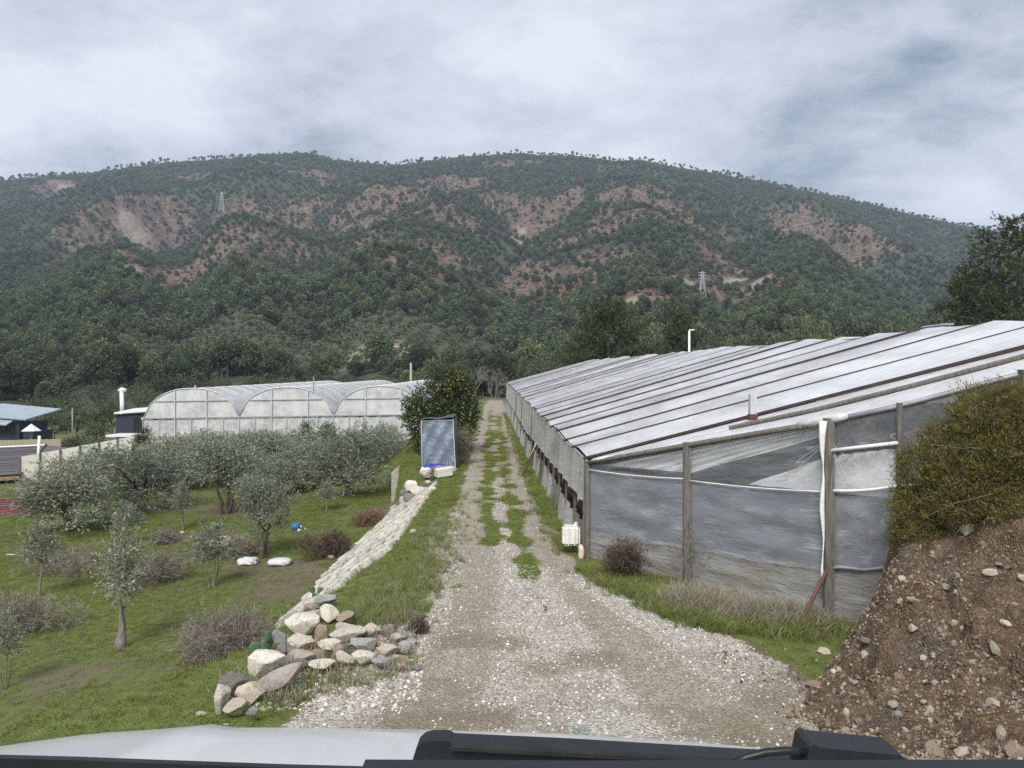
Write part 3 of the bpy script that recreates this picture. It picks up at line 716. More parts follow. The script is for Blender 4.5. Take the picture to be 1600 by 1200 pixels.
# the wedge of roof between the first bar and the skewed front
GP = [Vector((1.47, 14.7, 1.83)), Vector((2.95, 12.82, 2.31)), Vector((4.5, 10.85, 2.80)), Vector((5.18, 10.24, 3.03)), Vector((6.41, 9.61, 3.46)), Vector((8.5, 8.6, 4.22))]
def front(f):
    xs_ = [p.x for p in GP]; X_ = lerp(xs_[0], xs_[-1], f)
    for a, b in zip(GP[:-1], GP[1:]):
        if X_ <= b.x+1e-6: return lerp(a, b, (X_-a.x)/(b.x-a.x))
    return GP[-1]
def wedge(f, v):
    return lerp(front(f), roofpt(bars[0]-.04, f), v)
for (v0, v1) in ((0, .47), (.485, 1)):
    MB().grid(lambda u, v: wedge(.02+.98*u, lerp(v0, v1, v))+Vector((0, 0, .015+.012*math.sin(u*46+v*4)*math.sin(v*PI))), 30, 3).build('roof_sheet', 'roof_film', gh, True)
pts = [wedge(f, .478)+Vector((0, 0, .05)) for f in (.30, .45, .6, .8, 1.0)]
for a, b in zip(pts[:-1], pts[1:]): pass
MB().tube(pts, .035, 6).build('roof_bar', 'wood_grey', gh)
# back slope and far end
MB().grid(lambda u, v: lerp(Rg(lerp(8.6, 68, v)), Rg(lerp(8.6, 68, v))+Vector((6.8, -4.5, -2.0)), u)+Vector((0, 0, .0)), 4, 20).build('rear_roof', 'roof_film_old', gh, True)
fe0, fe1 = Ev(bars[-1]), Rg(bars[-1]-SK)
MB().add([fe0, fe1, Vector((fe1.x, fe1.y, gz(fe1.x, fe1.y)-.1)), Vector((fe0.x, fe0.y, gz(fe0.x, fe0.y)-.1))], [(0, 1, 2, 3)]).build('end_wall', 'skirt_film', gh)
pr = MB(); pr.bar(Rg(8.6)+Vector((0, 0, -.06)), Rg(68)+Vector((0, 0, -.06)), .08, .08); pr.build('ridge_beam', 'wood_grey', gh)
# long side: hanging skirt, open strip with brown slats, lower skirt in panels, posts
def side(d, z, o=0): e_ = Ev(d); return Vector((e_.x+o, d, z))
def gl(d): return gz(Ev(d).x, d)
def z_top(d): return Ev(d).z-.02
def z_mid(d): return lerp(1.02, 1.05, (d-15)/20) if d < 35 else gl(d)+lerp(.95, 1.35, (d-35)/37)
def z_low(d): return z_mid(d)-np.interp(d, [15, 17, 24, 36, 50, 72], [.40, .42, .40, .26, .16, .1])
posts_d = [14.9+1.75*k for k in range(34)]
posts_d = [d for d in posts_d if d < bars[-1]]
for k, (d, d2) in enumerate(zip(posts_d[:-1], posts_d[1:])):
    ph = rng.uniform(0, 6)
    MB().grid(lambda u, v: (lambda dd: side(dd, lerp(z_mid(dd), z_top(dd), v)+.03*math.sin(ph+u*6)*(1-v), -.05+.035*math.sin(u*9+ph)*(1-v*.6)-.05*(1-v)))(lerp(d, d2, u)), 7, 5).build('side_skirt', 'skirt_film', gh, True)
    dr = rng.uniform(0, .13)
    MB().grid(lambda u, v: (lambda dd: side(dd, lerp(gl(dd)-.05, z_low(dd)-dr*math.sin(u*PI), v), -.03-.10*(1-v)*(1+.6*math.sin(u*8+ph))+.03*math.sin(u*17+ph)))(lerp(d, d2-.02, u)), 9, 5).build('lower_skirt', 'skirt_film' if k % 3 else 'low_film', gh, True)
    p = MB().bar(side(d, gl(d)-.1, -.075), side(d, z_top(d), -.02), .05 if k else .075, .05)
    p.build('side_post', 'wood_grey', gh)
    if d < 46:
        ns = 5
        for q in range(ns):
            dd = lerp(d+.1, d2-.1, (q+.5)/ns)+rng.uniform(-.05, .05)
            MB().box(side(dd, (z_mid(dd)+z_low(dd))/2, .10+rng.uniform(-.02, .02)), (.02, (d2-d)/ns*rng.uniform(.55, .95), (z_mid(dd)-z_low(dd))*1.1), Matrix.Rotation(rng.uniform(-.08, .08), 3, 'X')).build('slat', 'slat_brown', gh)
MB().grid(lambda u, v: (lambda dd: side(dd, lerp(gl(dd), z_mid(dd)+.1, v), .22))(lerp(14.9, bars[-1], u)), 40, 1).build('inner_lining', 'vent_brown', gh)
MB().tube([Ev(d)+Vector((-.03, 0, -.02)) for d in np.linspace(14.7, bars[-1], 30)], .03, 5).build('eave_pipe', 'grey_pipe', gh)
# drooping film rod on the side near the corner
e_ = 15.35
MB().tube([side(e_, .95, -.13), side(e_, 1.55, -.12), side(e_+.12, 1.62, -.12), side(e_+.3, 1.6, -.12)], .012, 5).build('side_rod', 'grey_pipe', gh)
# front wall -------------------------------------------------------------
def gnd(p): return max(gz(p.x, p.y), float(gbank(np.array(p.x), np.array(p.y))))
def fpt(i, f, z): a, b = GP[i], GP[i+1]; p = lerp(a, b, f); return Vector((p.x, p.y, z))
def topz(i, f): return lerp(GP[i], GP[i+1], f).z-.05
MID = [(1.67, 1.72), (1.70, 1.78), (1.80, 1.95), (1.95, 2.2), (2.2, 2.6)]
LOW = [(.45, .56), (.56, .66), (.70, .85), (.85, 1.0), (1.0, 1.2)]
nrm = [(lambda d: Vector((d.y, -d.x, 0)).normalized())(GP[i+1]-GP[i]) for i in range(5)]
def panel(i, z0, z1, nu, nv, amp, ph):
    nn_ = nrm[i]; nn_ = nn_ if nn_.y < 0 else -nn_
    def fn(u, v):
        z = lerp(z0(u), z1(u), v)
        wv = amp*(math.sin((u*2.2+v*5)*2.6+ph)*.5+math.sin((u*1.1-v*8)*2+ph*2)*.35+.6*(float(vnoise(np.array(u*5+ph), np.array(v*9+u*4), 3))-.5))*math.sin(u*PI)**.4*math.sin(v*PI)**.4
        p = fpt(i, u, z); return p+nn_*wv
    return MB().grid(fn, nu, nv)
for i in range(5):
    lo, md = (lambda f, i=i: lerp(*LOW[i], f)+.02*math.sin(f*9)), (lambda f, i=i: lerp(*MID[i], f)-.03*math.sin(f*PI))
    bt = lambda f, i=i: gz(*fpt(i, f, 0)[:2])-.12
    panel(i, lo, md, 20, 16, .030, i*1.7).uv(20, 16).build('net_panel', 'dark_film', gh, True)
    panel(i, bt, lambda f: lo(f)+.03, 20, 8, .03, i+4).build('low_panel', 'low_film', gh, True)
    panel(i, lambda f: md(f)-.03, lambda f, i=i: topz(i, f), 18, 10, .035, i*2.3).uv(18, 10).build('clear_panel', 'clear_film', gh, True)
    nn_ = nrm[i]; nn_ = nn_ if nn_.y < 0 else -nn_
    rl = MB().tube([fpt(i, f, md(f))+nn_*.045 for f in np.linspace(0, 1, 7)], .010 if i < 2 else .022, 6); rl.build('rail', 'white_pipe', gh, True)
    rl = MB().tube([fpt(i, f, lo(f))+nn_*.045 for f in np.linspace(0, 1, 7)], .007 if i < 2 else .024, 6); rl.build('rail', 'low_film' if i < 2 else 'grey_pipe', gh, True)
# pipes to the right of the tall post
MB().tube([fpt(2, f, lerp(2.36, 2.52, f))+nrm[2]*(-.06 if nrm[2].y > 0 else .06) for f in (0, .5, 1)], .028, 6).build('rail', 'white_pipe', gh, True)
for i, (zt, wd_) in ((1, (2.31, .11)), (2, (2.80, .13)), (3, (3.03, .06)), (4, (3.46, .12))):
    p = GP[i]; nn_ = nrm[i-1]; nn_ = nn_ if nn_.y < 0 else -nn_
    c = Vector((p.x, p.y, 0))+nn_*.05
    MB().bar(c+Vector((0, 0, gz(p.x, p.y)-.3)), c+Vector((0, 0, zt+.02)), wd_, wd_*.8, up=(0, 1, 0)).build('front_post', 'wood_grey', gh)
p = GP[0]; MB().bar(Vector((p.x-.03, p.y-.03, gz(p.x, p.y)-.2)), Vector((p.x-.03, p.y-.03, 1.83)), .07, up=(0, 1, 0)).build('front_post', 'wood_grey', gh)
# film wrapped round the tall post
pw = GP[2]; nn_ = nrm[1] if nrm[1].y < 0 else -nrm[1]
c = Vector((pw.x-.06, pw.y, 0))+nn_*.09
MB().tube([c+Vector((.012*math.sin(z*7), .0, z)) for z in np.linspace(.5, 2.78, 12)], [.022+.014*math.sin(z*5)+.02*(z > 2.3) for z in np.linspace(.5, 2.78, 12)], 7).build('wrapped_film', 'inner_film', gh, True)
# front roof beam: grey timber then pipe
MB().tube([front(f)+Vector((-.02, -.03, -.03)) for f in np.linspace(.0, .40, 8)], .042, 6).build('front_beam', 'wood_grey', gh, True)
MB().tube([front(f)+Vector((0, -.02, -.02)) for f in np.linspace(.44, 1, 8)], .034, 6).build('front_beam', 'grey_pipe', gh, True)
MB().tube([front(f)+Vector((0, -.03, .0)) for f in (.385, .41, .44, .455)], [.04, .075, .065, .045], 8).build('wrapped_film', 'sack_white', gh, True)
MB().tube([front(f)+Vector((0, -.03, -.015)) for f in (.01, .03, .06)], [.05, .055, .03], 7).build('wrapped_film', 'sack_white', gh, True)
# thin creased strips running down from the tied film at the tall post
for dx, z0 in ((-.55, 1.85), (-.35, 2.2), (.16, 2.0), (.28, 1.9), (.40, 2.15)):
    a = Vector((pw.x, pw.y, 2.5))+nn_*.06; f_ = dx
    i_ = 1 if dx < 0 else 2; ff = 1+dx/1.9 if dx < 0 else dx/.9
    b_ = fpt(i_, ff, z0)+(nrm[i_] if nrm[i_].y < 0 else -nrm[i_])*.05
    MB().bar(a, b_, .007, .004).build('film_strip', 'sack_white', gh)
# brace
a = GP[2]+nn_*.12; a.z = .66; MB().tube([a, Vector((a.x-.72, a.y-.75, .02))], .026, 6).build('brace', 'rust_pipe', gh)
# flue on the roof
vp = at(1176, 644, 12.45)
fl = MB().box((vp.x, vp.y, vp.z+.12), (.105, .105, .34)).build('roof_vent', 'steel_mat', gh)
MB().box((vp.x, vp.y, vp.z-.08), (.13, .13, .10)).build('vent_collar', 'rust_pipe', fl)
# inside: soil, posts, pale curtains drawn under the roof, a grey blue curtain wall added behind
def inset(i, f, z, dd):
    p = fpt(i, f, z); q = Vector((.55, .83, 0)); return p+q*dd
def inplane(px, py, dd):
    """where the line of sight meets the curtain hung dd metres behind the front wall"""
    a, b = GP[0], GP[2]; dr = (b-a); nn2 = Vector((-dr.y, dr.x, 0)).normalized()
    if nn2.y < 0: nn2 = -nn2
    o = Vector((0, 0, CZ)); r_ = Vector(((px-800)/F, 1, (600-py)/F)); p0 = a+nn2*dd
    return o+r_*((p0-o).dot(nn2)/r_.dot(nn2))
def curtain(poly, dd):
    P = [inplane(x, y, dd) for x, y in poly]
    mb = MB(); mb.grid(lambda u, v: lerp(lerp(P[0], P[1], u), lerp(P[3], P[2], u), v)+Vector((0, .04*math.sin(u*30+v*9), 0)), 16, 5)
    return mb.build('inner_curtain', 'inner_film', gh, True)
curtain([(945, 727), (1079, 739), (1288, 682), (1288, 660)], .14)
curtain([(1169, 757), (1400, 779), (1405, 700), (1300, 712)], .2)
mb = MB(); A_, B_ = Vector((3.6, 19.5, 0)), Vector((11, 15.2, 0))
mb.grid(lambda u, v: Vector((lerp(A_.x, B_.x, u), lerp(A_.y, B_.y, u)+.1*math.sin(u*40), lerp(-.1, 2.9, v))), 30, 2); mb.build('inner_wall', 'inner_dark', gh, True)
for k in range(9):
    q = lerp(Vector((2.6, 15.8, 0)), Vector((9, 11.4, 0)), k/8); MB().bar(q, q+Vector((0, 0, 2.1+.12*k)), .09).build('inner_post', 'wood_grey', gh)

# ================================================================== THE THREE-BAY TUNNEL GREENHOUSE ON THE LEFT
tg = thing('tunnel_greenhouse', 'white plastic greenhouse with three round arched roofs behind the olive grove', 'greenhouse', (-19, 66, -2.5))
AXX = -.033
def tp(bx, d, z): # bx: distance from left corner along the front, d: distance back
    return Vector((-30.9+bx*.996+AXX*d, 64.4+bx*.07+d, z+.0155*d+.012*bx))
BAY = 7.87; GUT = .42; RISE = 2.45; LEN = 56; NS = 14
def archz(s): return RISE*(max(0, 1-abs(2*s-1)**2.35))**.62
for bay in range(3):
    b0 = bay*BAY
    for k in range(NS):
        d, d2 = LEN*k/NS, LEN*(k+1)/NS
        MB().grid(lambda u, v: tp(b0+BAY*u, lerp(d, d2-.05, v), GUT+archz(u)-.05*math.sin(v*PI)*math.sin(u*PI)), 20, 3).build('roof_sheet', 'tunnel_film', tg, True)
    for k in range(NS+1):
        MB().tube([tp(b0+BAY*u, LEN*k/NS-(.04 if k == 0 else 0), GUT+archz(u)+.02) for u in np.linspace(0, 1, 15)], .04 if k == 0 else .025, 5).build('hoop', 'steel_mat', tg, True)
    # gable: film panes between the posts
    us = [0, .33, .66, 1] if bay == 0 else [0, .345, .73, 1]
    for a_, c_ in zip(us[:-1], us[1:]):
        MB().grid(lambda u, v: tp(b0+BAY*lerp(a_, c_, u), -.0+.03*math.sin(u*31)*math.sin(v*PI), GUT+lerp(-.06, archz(lerp(a_, c_, u)), v)), 10, 4).build('gable_film', 'tunnel_film', tg, True)
    for u in us[1:-1]:
        MB().bar(tp(b0+BAY*u, -.1, -2.8), tp(b0+BAY*u, -.1, GUT+archz(u)), .065, up=(0, 1, 0)).build('post', 'steel_mat', tg)
    uu = [u for u in np.linspace(0, 1, 60) if archz(u) > 1.42]
    MB().bar(tp(b0+BAY*uu[0], -.1, GUT+1.45), tp(b0+BAY*uu[-1], -.1, GUT+1.45), .06).build('rail', 'steel_mat', tg)
    npn = 6
    for q in range(npn):
        u0_, u1_ = b0+BAY*q/npn, b0+BAY*(q+1)/npn
        MB().grid(lambda u, v: tp(lerp(u0_, u1_, u), -.02+.03*math.sin(u*20+q), lerp(-1.18, GUT-.12, v)+.05*math.sin(u*5+q)*(v)), 6, 3).build('vent_film', 'tunnel_low', tg, True)
        MB().grid(lambda u, v: tp(lerp(u0_, u1_, u), .03*math.sin(u*23+q), lerp(-3.2, -1.22, v)), 6, 3).build('wall_film', 'tunnel_low' if q % 2 else 'tunnel_film', tg, True)
        MB().bar(tp(u0_, -.12, -3.2 if q % 2 == 0 else -1.25), tp(u0_, -.12, GUT), .045, up=(0, 1, 0)).build('post', 'steel_mat', tg)
    MB().bar(tp(b0, -.13, GUT), tp(b0+BAY, -.13, GUT), .06).build('rail', 'grey_pipe', tg)
    MB().bar(tp(b0, -.13, -1.2), tp(b0+BAY, -.13, -1.2), .06).build('rail', 'grey_pipe', tg)
for k in range(4):
    MB().bar(tp(BAY*k, -.1, GUT-.02), tp(BAY*k, LEN, GUT-.02), .30, .16).build('gutter', 'steel_mat', tg)
for bx in (0, 3*BAY):
    MB().grid(lambda u, v: tp(bx, LEN*u, lerp(-3.4, GUT, v)), 14, 2).build('side_film', 'tunnel_low', tg, True)
MB().add([tp(0, LEN, -3), tp(3*BAY, LEN, -3), tp(3*BAY, LEN, GUT), tp(0, LEN, GUT)], [(0, 1, 2, 3)]).build('wall_film', 'tunnel_low', tg)
for bay in range(3):
    MB().grid(lambda u, v: tp(bay*BAY+BAY*u, LEN, GUT+v*archz(u)), 20, 1).build('gable_film', 'tunnel_film', tg)
MB().tube([tp(14.1, -.15, GUT+RISE-.35), tp(14.1, -.15, GUT+RISE+.9)], .05, 6).build('mast', 'grey_pipe', tg)

# ================================================================== SHEDS, FENCES, HOUSES ON THE LEFT
def house_box(mb, x0, x1, y0, y1, z0, z1, mi=0): return mb.box(((x0+x1)/2, (y0+y1)/2, (z0+z1)/2), (x1-x0, y1-y0, z1-z0), None, mi)
# navy cabin with a tall pipe
a = at(181, 678, 66); b = at(231, 648, 66)
cab = thing('navy_cabin', 'small navy cabin with a flat white roof next to the arched greenhouse', 'shed', (a.x, 66, a.z-1.2))
house_box(MB(), a.x, b.x+.6, 66, 69, a.z-1.2, b.z).build('wall', 'navy_wall', cab)
mb = MB(); c0, c1 = at(179, 647, 65.8), at(236, 642, 65.8)
mb.add([(c0.x, 65.7, c0.z), (c1.x+.6, 65.7, c1.z), (c1.x+.6, 69.3, c1.z+.25), (c0.x, 69.3, c0.z+.25), (c0.x, 65.7, c0.z+.14), (c1.x+.6, 65.7, c1.z+.14), (c1.x+.6, 69.3, c1.z+.39), (c0.x, 69.3, c0.z+.39)], [(0, 1, 2, 3), (4, 5, 6, 7), (0, 1, 5, 4), (1, 2, 6, 5), (2, 3, 7, 6), (3, 0, 4, 7)]).build('roof', 'white_roof', cab)
d0, d1 = at(209, 678, 65.97), at(229, 652, 65.97)
house_box(MB(), d0.x, d1.x, 65.95, 65.99, d0.z-.8, d1.z).build('door', 'dark_panel', cab)
p0, p1 = at(191, 645, 68), at(190, 609, 68)
st = MB().tube([p0-Vector((0, 0, .6)), p1], .17, 10).build('flue_pipe', 'white_pipe', cab, True)
MB().tube([p1+Vector((-.25, 0, -.12)), p1+Vector((0, 0, .02)), p1+Vector((.35, 0, -.05))], [.15, .2, .16], 8).build('flue_cowl', 'white_pipe', st, True)
s0, s1 = at(167, 684, 62), at(207, 678, 62)
sl = thing('concrete_canopy', 'white flat canopy roof beside the navy cabin above the beige fence', 'canopy', (s0.x, 62, s0.z-2.6))
MB().box(((s0.x+s1.x)/2, 63, (s0.z+s1.z)/2), (s1.x-s0.x, 2.4, .16)).build('roof', 'white_roof', sl)
for x in (s0.x+.15, s1.x-.15):
    for y in (62, 64): MB().bar((x, y, s0.z-2.8), (x, y, s0.z), .12, up=(0, 1, 0)).build('post', 'grey_pipe', sl)
# beige panel fence
fn_ = thing('panel_fence', 'tall beige panel fence with brown posts running behind the olive trees', 'fence', at(110, 770, 56))
FA, FB = at(31, 714, 51.5), at(212, 681, 56)
nf = 6
for k in range(nf):
    a, b = lerp(FA, FB, k/nf), lerp(FA, FB, (k+1)/nf)
    dr = (b-a).normalized(); a2, b2 = a+dr*.06, b-dr*.06
    pz = Vector((0, 0, -2.6)); th = Vector((0, .05, 0))
    MB().prism([a2, b2, b2+pz, a2+pz], th).build('panel', 'beige_panel', fn_)
for k in range(nf+1):
    a = lerp(FA, FB, k/nf)
    MB().bar(a+Vector((0, -.05, .02)), a+Vector((0, -.05, -2.8)), .10, up=(0, 1, 0)).build('post', 'wood_grey', fn_)
a = FA+Vector((0, -.1, 0)); MB().bar(a+Vector((-.15, 0, -2.2)), a+Vector((0, 0, -.9)), .08).build('brace', 'wood_grey', fn_)
# dark shingled house behind the fence
hs = thing('shingled_house', 'house with low dark grey shingled roof and rough stone wall at the left edge', 'house', at(-20, 780, 57))
r0, r1, r2, r3 = at(-130, 752, 51), at(31, 741, 51), at(104, 698, 63), at(40, 694, 66)
re0, re1 = at(-130, 705, 64), at(72, 695.5, 65)
rows = 11
def rp(u, v): return lerp(lerp(r0, r1, u), lerp(re0, re1, u), v)
rf = MB().grid(lambda u, v: rp(u, v)+Vector((0, 0, -.06)), 2, 2).build('roof', 'shingle_mat', hs)
for k in range(rows):
    v0, v1 = k/rows, (k+1.12)/rows
    MB().prism([rp(0, v0)+Vector((0, 0, .06)), rp(1, v0)+Vector((0, 0, .06)), rp(1, min(1, v1))+Vector((0, 0, .0)), rp(0, min(1, v1))+Vector((0, 0, .0))], Vector((0, 0, -.05))).build('shingle', 'shingle_mat', rf)
# hip on the right
MB().add([r1, at(104, 699, 62), re1], [(0, 1, 2)]).build('hip', 'shingle_mat', rf)
MB().tube([r1+Vector((0, 0, .05)), re1+Vector((0, 0, .05))], .10, 6).build('hip_cap', 'shingle_mat', rf)
MB().tube([re0, re1], .09, 6).build('ridge_cap', 'white_roof', rf)
MB().bar(r0+Vector((0, -.02, -.22)), r1+Vector((0, -.02, -.22)), .08, .24).build('fascia', 'wood_brown', hs)
w0, w1 = at(-130, 752, 52), at(29, 745, 52)
MB().box(((w0.x+w1.x)/2, 56, w1.z-1.7), (w1.x-w0.x, 8, 3.0)).build('wall', 'stone_wall', hs)
for px in (-2, 12): # dark window and timber post
    q = at(px, 762, 51.9)
    MB().box((q.x, 51.95, q.z-.2), (.35 if px > 0 else .5, .08, 1.6)).build('window' if px < 0 else 'post', 'dark_panel' if px < 0 else 'wood_brown', hs)
# maroon roof, nearer
mr = thing('maroon_shed', 'low shed with a maroon corrugated roof at the left edge of the grove', 'shed', at(0, 820, 35))
m0, m1, m2, m3 = at(-90, 838, 34), at(50, 803, 34.5), at(46, 778, 39), at(-90, 780, 39)
rf = MB().grid(lambda u, v: lerp(lerp(m0, m1, u), lerp(m3, m2, u), v)+Vector((0, 0, -.05)), 2, 2).build('roof', 'maroon_tile', mr)
for k in range(9):
    v0, v1 = k/9, (k+1.1)/9
    f_ = lambda u, v: lerp(lerp(m0, m1, u), lerp(m3, m2, u), min(1, v))
    MB().prism([f_(0, v0)+Vector((0, 0, .07)), f_(1, v0)+Vector((0, 0, .07)), f_(1, v1), f_(0, v1)], Vector((0, 0, -.05))).build('tile', 'maroon_tile', rf)
MB().box(((m0.x+m1.x)/2-.3, 36.8, m0.z-.75), (m1.x-m0.x-.8, 3.8, 1.5)).build('wall', 'stone_wall', mr)
# navy house at the far left with reed fence
nh = thing('navy_house', 'dark navy house with pale sloping metal roof at the far left', 'house', at(20, 690, 82))
a, b = at(-60, 690, 82), at(30, 660, 82)
house_box(MB(), a.x, b.x, 82, 87, a.z-2, b.z).build('wall', 'navy_wall', nh)
house_box(MB(), b.x, at(47, 675, 82).x, 82.5, 86, a.z-2, at(47, 674, 82).z).build('wall', 'navy_wall', nh)
c0, c1 = at(-60, 648, 81.5), at(40, 657, 81.5)
MB().prism([c0, c1, c1+Vector((0, 0, .14)), c0+Vector((0, 0, .14))], Vector((0, 6.5, .9))).build('roof', 'blue_grey_roof', nh)
c0, c1 = at(-60, 660, 80.6), at(10, 665, 80.6)
MB().prism([c0, c1, c1+Vector((0, 0, .12)), c0+Vector((0, 0, .12))], Vector((0, 1.3, .45))).build('porch_roof', 'blue_grey_roof', nh)
a = at(8, 669, 81.9); MB().box((a.x, 81.95, a.z), (.35, .25, .4)).build('lamp', 'dark_panel', nh)
a = at(-20, 672, 81.9); MB().box((a.x, 81.97, a.z), (1.2, .06, 1.0)).build('window', 'dark_panel', nh)
pp = thing('parasol', 'small white pointed parasol beside the navy house', 'parasol', at(49, 692, 80))
a = at(49, 662, 80); mb = MB(); n_ = 8
V = [a]+[a+Vector((.95*math.cos(2*PI*k/n_), .95*math.sin(2*PI*k/n_), -.75)) for k in range(n_)]
mb.add(V, [(0, 1+k, 1+(k+1) % n_) for k in range(n_)]); mb.build('canopy', 'white_roof', pp)
MB().tube([a, a+Vector((0, 0, -2.6))], .04, 6).build('pole', 'grey_pipe', pp)
rfn = thing('reed_fence', 'reed screen fence along the dark shingled roof', 'fence', at(40, 700, 70))
A_, B_ = at(-60, 689, 70), at(95, 686, 70)
for k in range(26):
    a, b = lerp(A_, B_, k/26), lerp(A_, B_, (k+.96)/26)
    MB().prism([a+Vector((0, 0, rng.uniform(-.04, .06))), b+Vector((0, 0, rng.uniform(-.04, .06))), b+Vector((0, 0, -2)), a+Vector((0, 0, -2))], Vector((0, .06, 0))).build('reed_panel', 'reed_mat', rfn)
wp = at(60, 681, 56); MB().tube([Vector((wp.x, 56, wp.z-2.9)), Vector((wp.x+.15, 56, wp.z))], .10, 8)
o = MB().tube([Vector((wp.x-.1, 56, wp.z-2.9)), Vector((wp.x+.08, 56, wp.z))], .10, 8).build('flue_pipe', 'white_pipe', None, True, Vector((wp.x-.1, 56, wp.z-2.9)))
tag(o, 'white upright pipe standing by the dark shingled roof', 'pipe')
def mast(px, ptop, pbase, Y, r, label, mat='concrete_mat', name='utility_pole', cat='pole', head=None):
    a, b = at(px, pbase, Y), at(px, ptop, Y); a.z = min(a.z, gz(a.x, a.y))-.1
    t_ = thing(name, label, cat, a)
    MB().tube([a, b], [r, r*.75], 8).build('pole', mat, t_, True)
    if head: head(t_, b)
    return t_
mast(642, 567, 610, 118, .22, 'pale concrete pole rising behind the arched greenhouse roofs')
mast(305, 602, 640, 122, .20, 'short pale post showing above the first greenhouse arch')
mast(113, 638, 690, 85, .07, 'thin grey pole among the shrubs left of the navy cabin', 'grey_pipe')
def lamp_head(t_, b):
    MB().bar(b, b+Vector((.30, 0, .05)), .07, .05).build('lamp_arm', 'white_pipe', t_)
    MB().box(b+Vector((.2, 0, .08)), (.42, .18, .09)).build('lamp_head', 'white_pipe', t_)
mast(1077, 517, 560, 62, .11, 'white street lamp standing behind the long greenhouse roof', 'white_pipe', 'street_lamp', 'street lamp', lamp_head)
# white house peeping between the pines at the right
wh = thing('white_house', 'small white house half hidden by the pine at the right', 'house', at(1480, 540, 66))
a, b = at(1471, 540, 66), at(1486, 505, 66)
house_box(MB(), a.x, b.x, 66, 69, a.z-2, b.z-.15).build('wall', 'far_white', wh)
mb = MB(); c = at(1479, 503, 65.8); mb.prism([Vector((a.x-.2, 65.8, b.z-.15)), Vector((b.x+.2, 65.8, b.z-.15)), Vector((b.x+.1, 65.8, b.z)), Vector((a.x+.2, 65.8, b.z-.02))], Vector((0, 3.4, 0))).build('roof', 'blue_grey_roof', wh)
a = at(1481, 512, 65.9); MB().box((a.x, 65.97, a.z), (.25, .08, .3)).build('window', 'dark_panel', wh)
# pylons on the mountain
def pylon(px, pyb, pyt, lab):
    b = hit(px, pyb); H = (pyb-pyt)/F*b.y; t_ = thing('power_pylon', lab, 'pylon', b, 'power pylons on the mountain')
    mb = MB(); w0, w1 = H*.13, H*.02; lv = [0, .22, .42, .58, .72, .84, 1]
    def c(k, f): s_ = lerp(w0, w1, f**.8); return b+Vector((s_*(1 if k in (0, 1) else -1), s_*(1 if k in (0, 3) else -1), H*f))
    for k in range(4):
        for f0, f1 in zip(lv[:-1], lv[1:]):
            mb.bar(c(k, f0), c(k, f1), .26); mb.bar(c(k, f0), c((k+1) % 4, f1), .15); mb.bar(c((k+1) % 4, f0), c(k, f1), .15)
    mb.build('lattice_tower', 'pylon_steel', t_)
    for f in (.72, .84, .95):
        a_ = b+Vector((0, 0, H*f)); MB().bar(a_-Vector((H*.14, 0, 0)), a_+Vector((H*.14, 0, 0)), .3).build('cross_arm', 'pylon_steel', t_)
pylon(347, 340, 300, 'steel lattice pylon on the brown ridge at the upper left of the mountain')
pylon(1097, 463, 424, 'steel lattice pylon on the pale bare slope above the long greenhouse')
# ================================================================== TREES AND BUSHES
def sprays(lobes, n, per, ln, lf, wf, r, up=.35, shell=.5, spread=.6):
    P, D = lobe_points(lobes, n, r, shell)
    D = D+r.normal(size=D.shape)*.45+np.array([0, 0, up]); D /= np.linalg.norm(D, axis=1, keepdims=True)
    tt = r.random((n, per, 1))*ln
    Q = (P[:, None, :]+D[:, None, :]*tt+r.normal(size=(n, per, 3))*.02).reshape(-1, 3)
    E = (D[:, None, :]+r.normal(size=(n, per, 3))*spread).reshape(-1, 3)
    k = n*per
    V, Fc = leaves(Q, E, lf*(.7+.6*r.random(k)), wf*(.7+.6*r.random(k)), r)
    sp = np.repeat(r.random(n)*.5, per)
    return V, Fc, np.clip(sp+.5*r.random(k), 0, 1).repeat(4), P
def tree_parts(name, seed, H, Wd_, lobes, trunks, n, per, ln, lf, wf, mats, up=.35, shell=.5, spread=.6, tr=.07, twigs=40):
    r = np.random.default_rng(seed)
    V, Fc, tint, P = sprays(lobes, n, per, ln, lf, wf, r, up, shell, spread)
    crown = fastmesh(name+'_crown', V, Fc, [mats[0]], None, tint)
    mb = MB()
    for (bx, by, tx, ty, tz) in trunks:
        b = Vector((bx, by, -.15)); t_ = Vector((tx, ty, tz))
        pts = [lerp(b, t_, f)+Vector((r.normal()*.035*H/3, r.normal()*.035*H/3, 0))*(f > 0) for f in (0, .2, .45, .7, 1)]
        rt = tr/len(trunks)**.5
        mb.tube(pts, [rt*1.5, rt*1.05, rt*.9, rt*.75, rt*.5], 7)
        near_ = sorted(lobes, key=lambda l: (l[0]-tx)**2+(l[1]-ty)**2+(l[2]-tz)**2)[:5 if len(trunks) < 3 else 3]
        for l in near_:
            e_ = Vector(l[:3]); m_ = lerp(t_, e_, .5)+Vector((r.normal()*.08, r.normal()*.08, .05))
            mb.tube([t_, m_, e_], [rt*.5, rt*.36, rt*.16], 5)
            for q in range(max(1, twigs//10)):
                d_ = Vector(r.normal(size=3)); d_.normalize(); mb.tube([m_.lerp(e_, .6), e_+d_*l[3]*.85], [rt*.16, rt*.07], 4)
    return crown, mb.mesh(name+'_trunk', mats[1], smooth=True)
def olive_lobes(r, H, W, k=11, low=.40):
    lob = []
    for q in range(k):
        a = q*2.4+r.normal()*.3; rr = W*.5*(.25+.55*r.random()); z = H*(low+.12+(.80-low)*r.random())
        s_ = W*(.14+.08*r.random()); lob.append((rr*math.cos(a), rr*math.sin(a), z, s_*1.15, s_*1.15, s_*.95))
    lob.append((0, 0, H*.80, W*.2, W*.2, H*.14)); return lob
OL = []
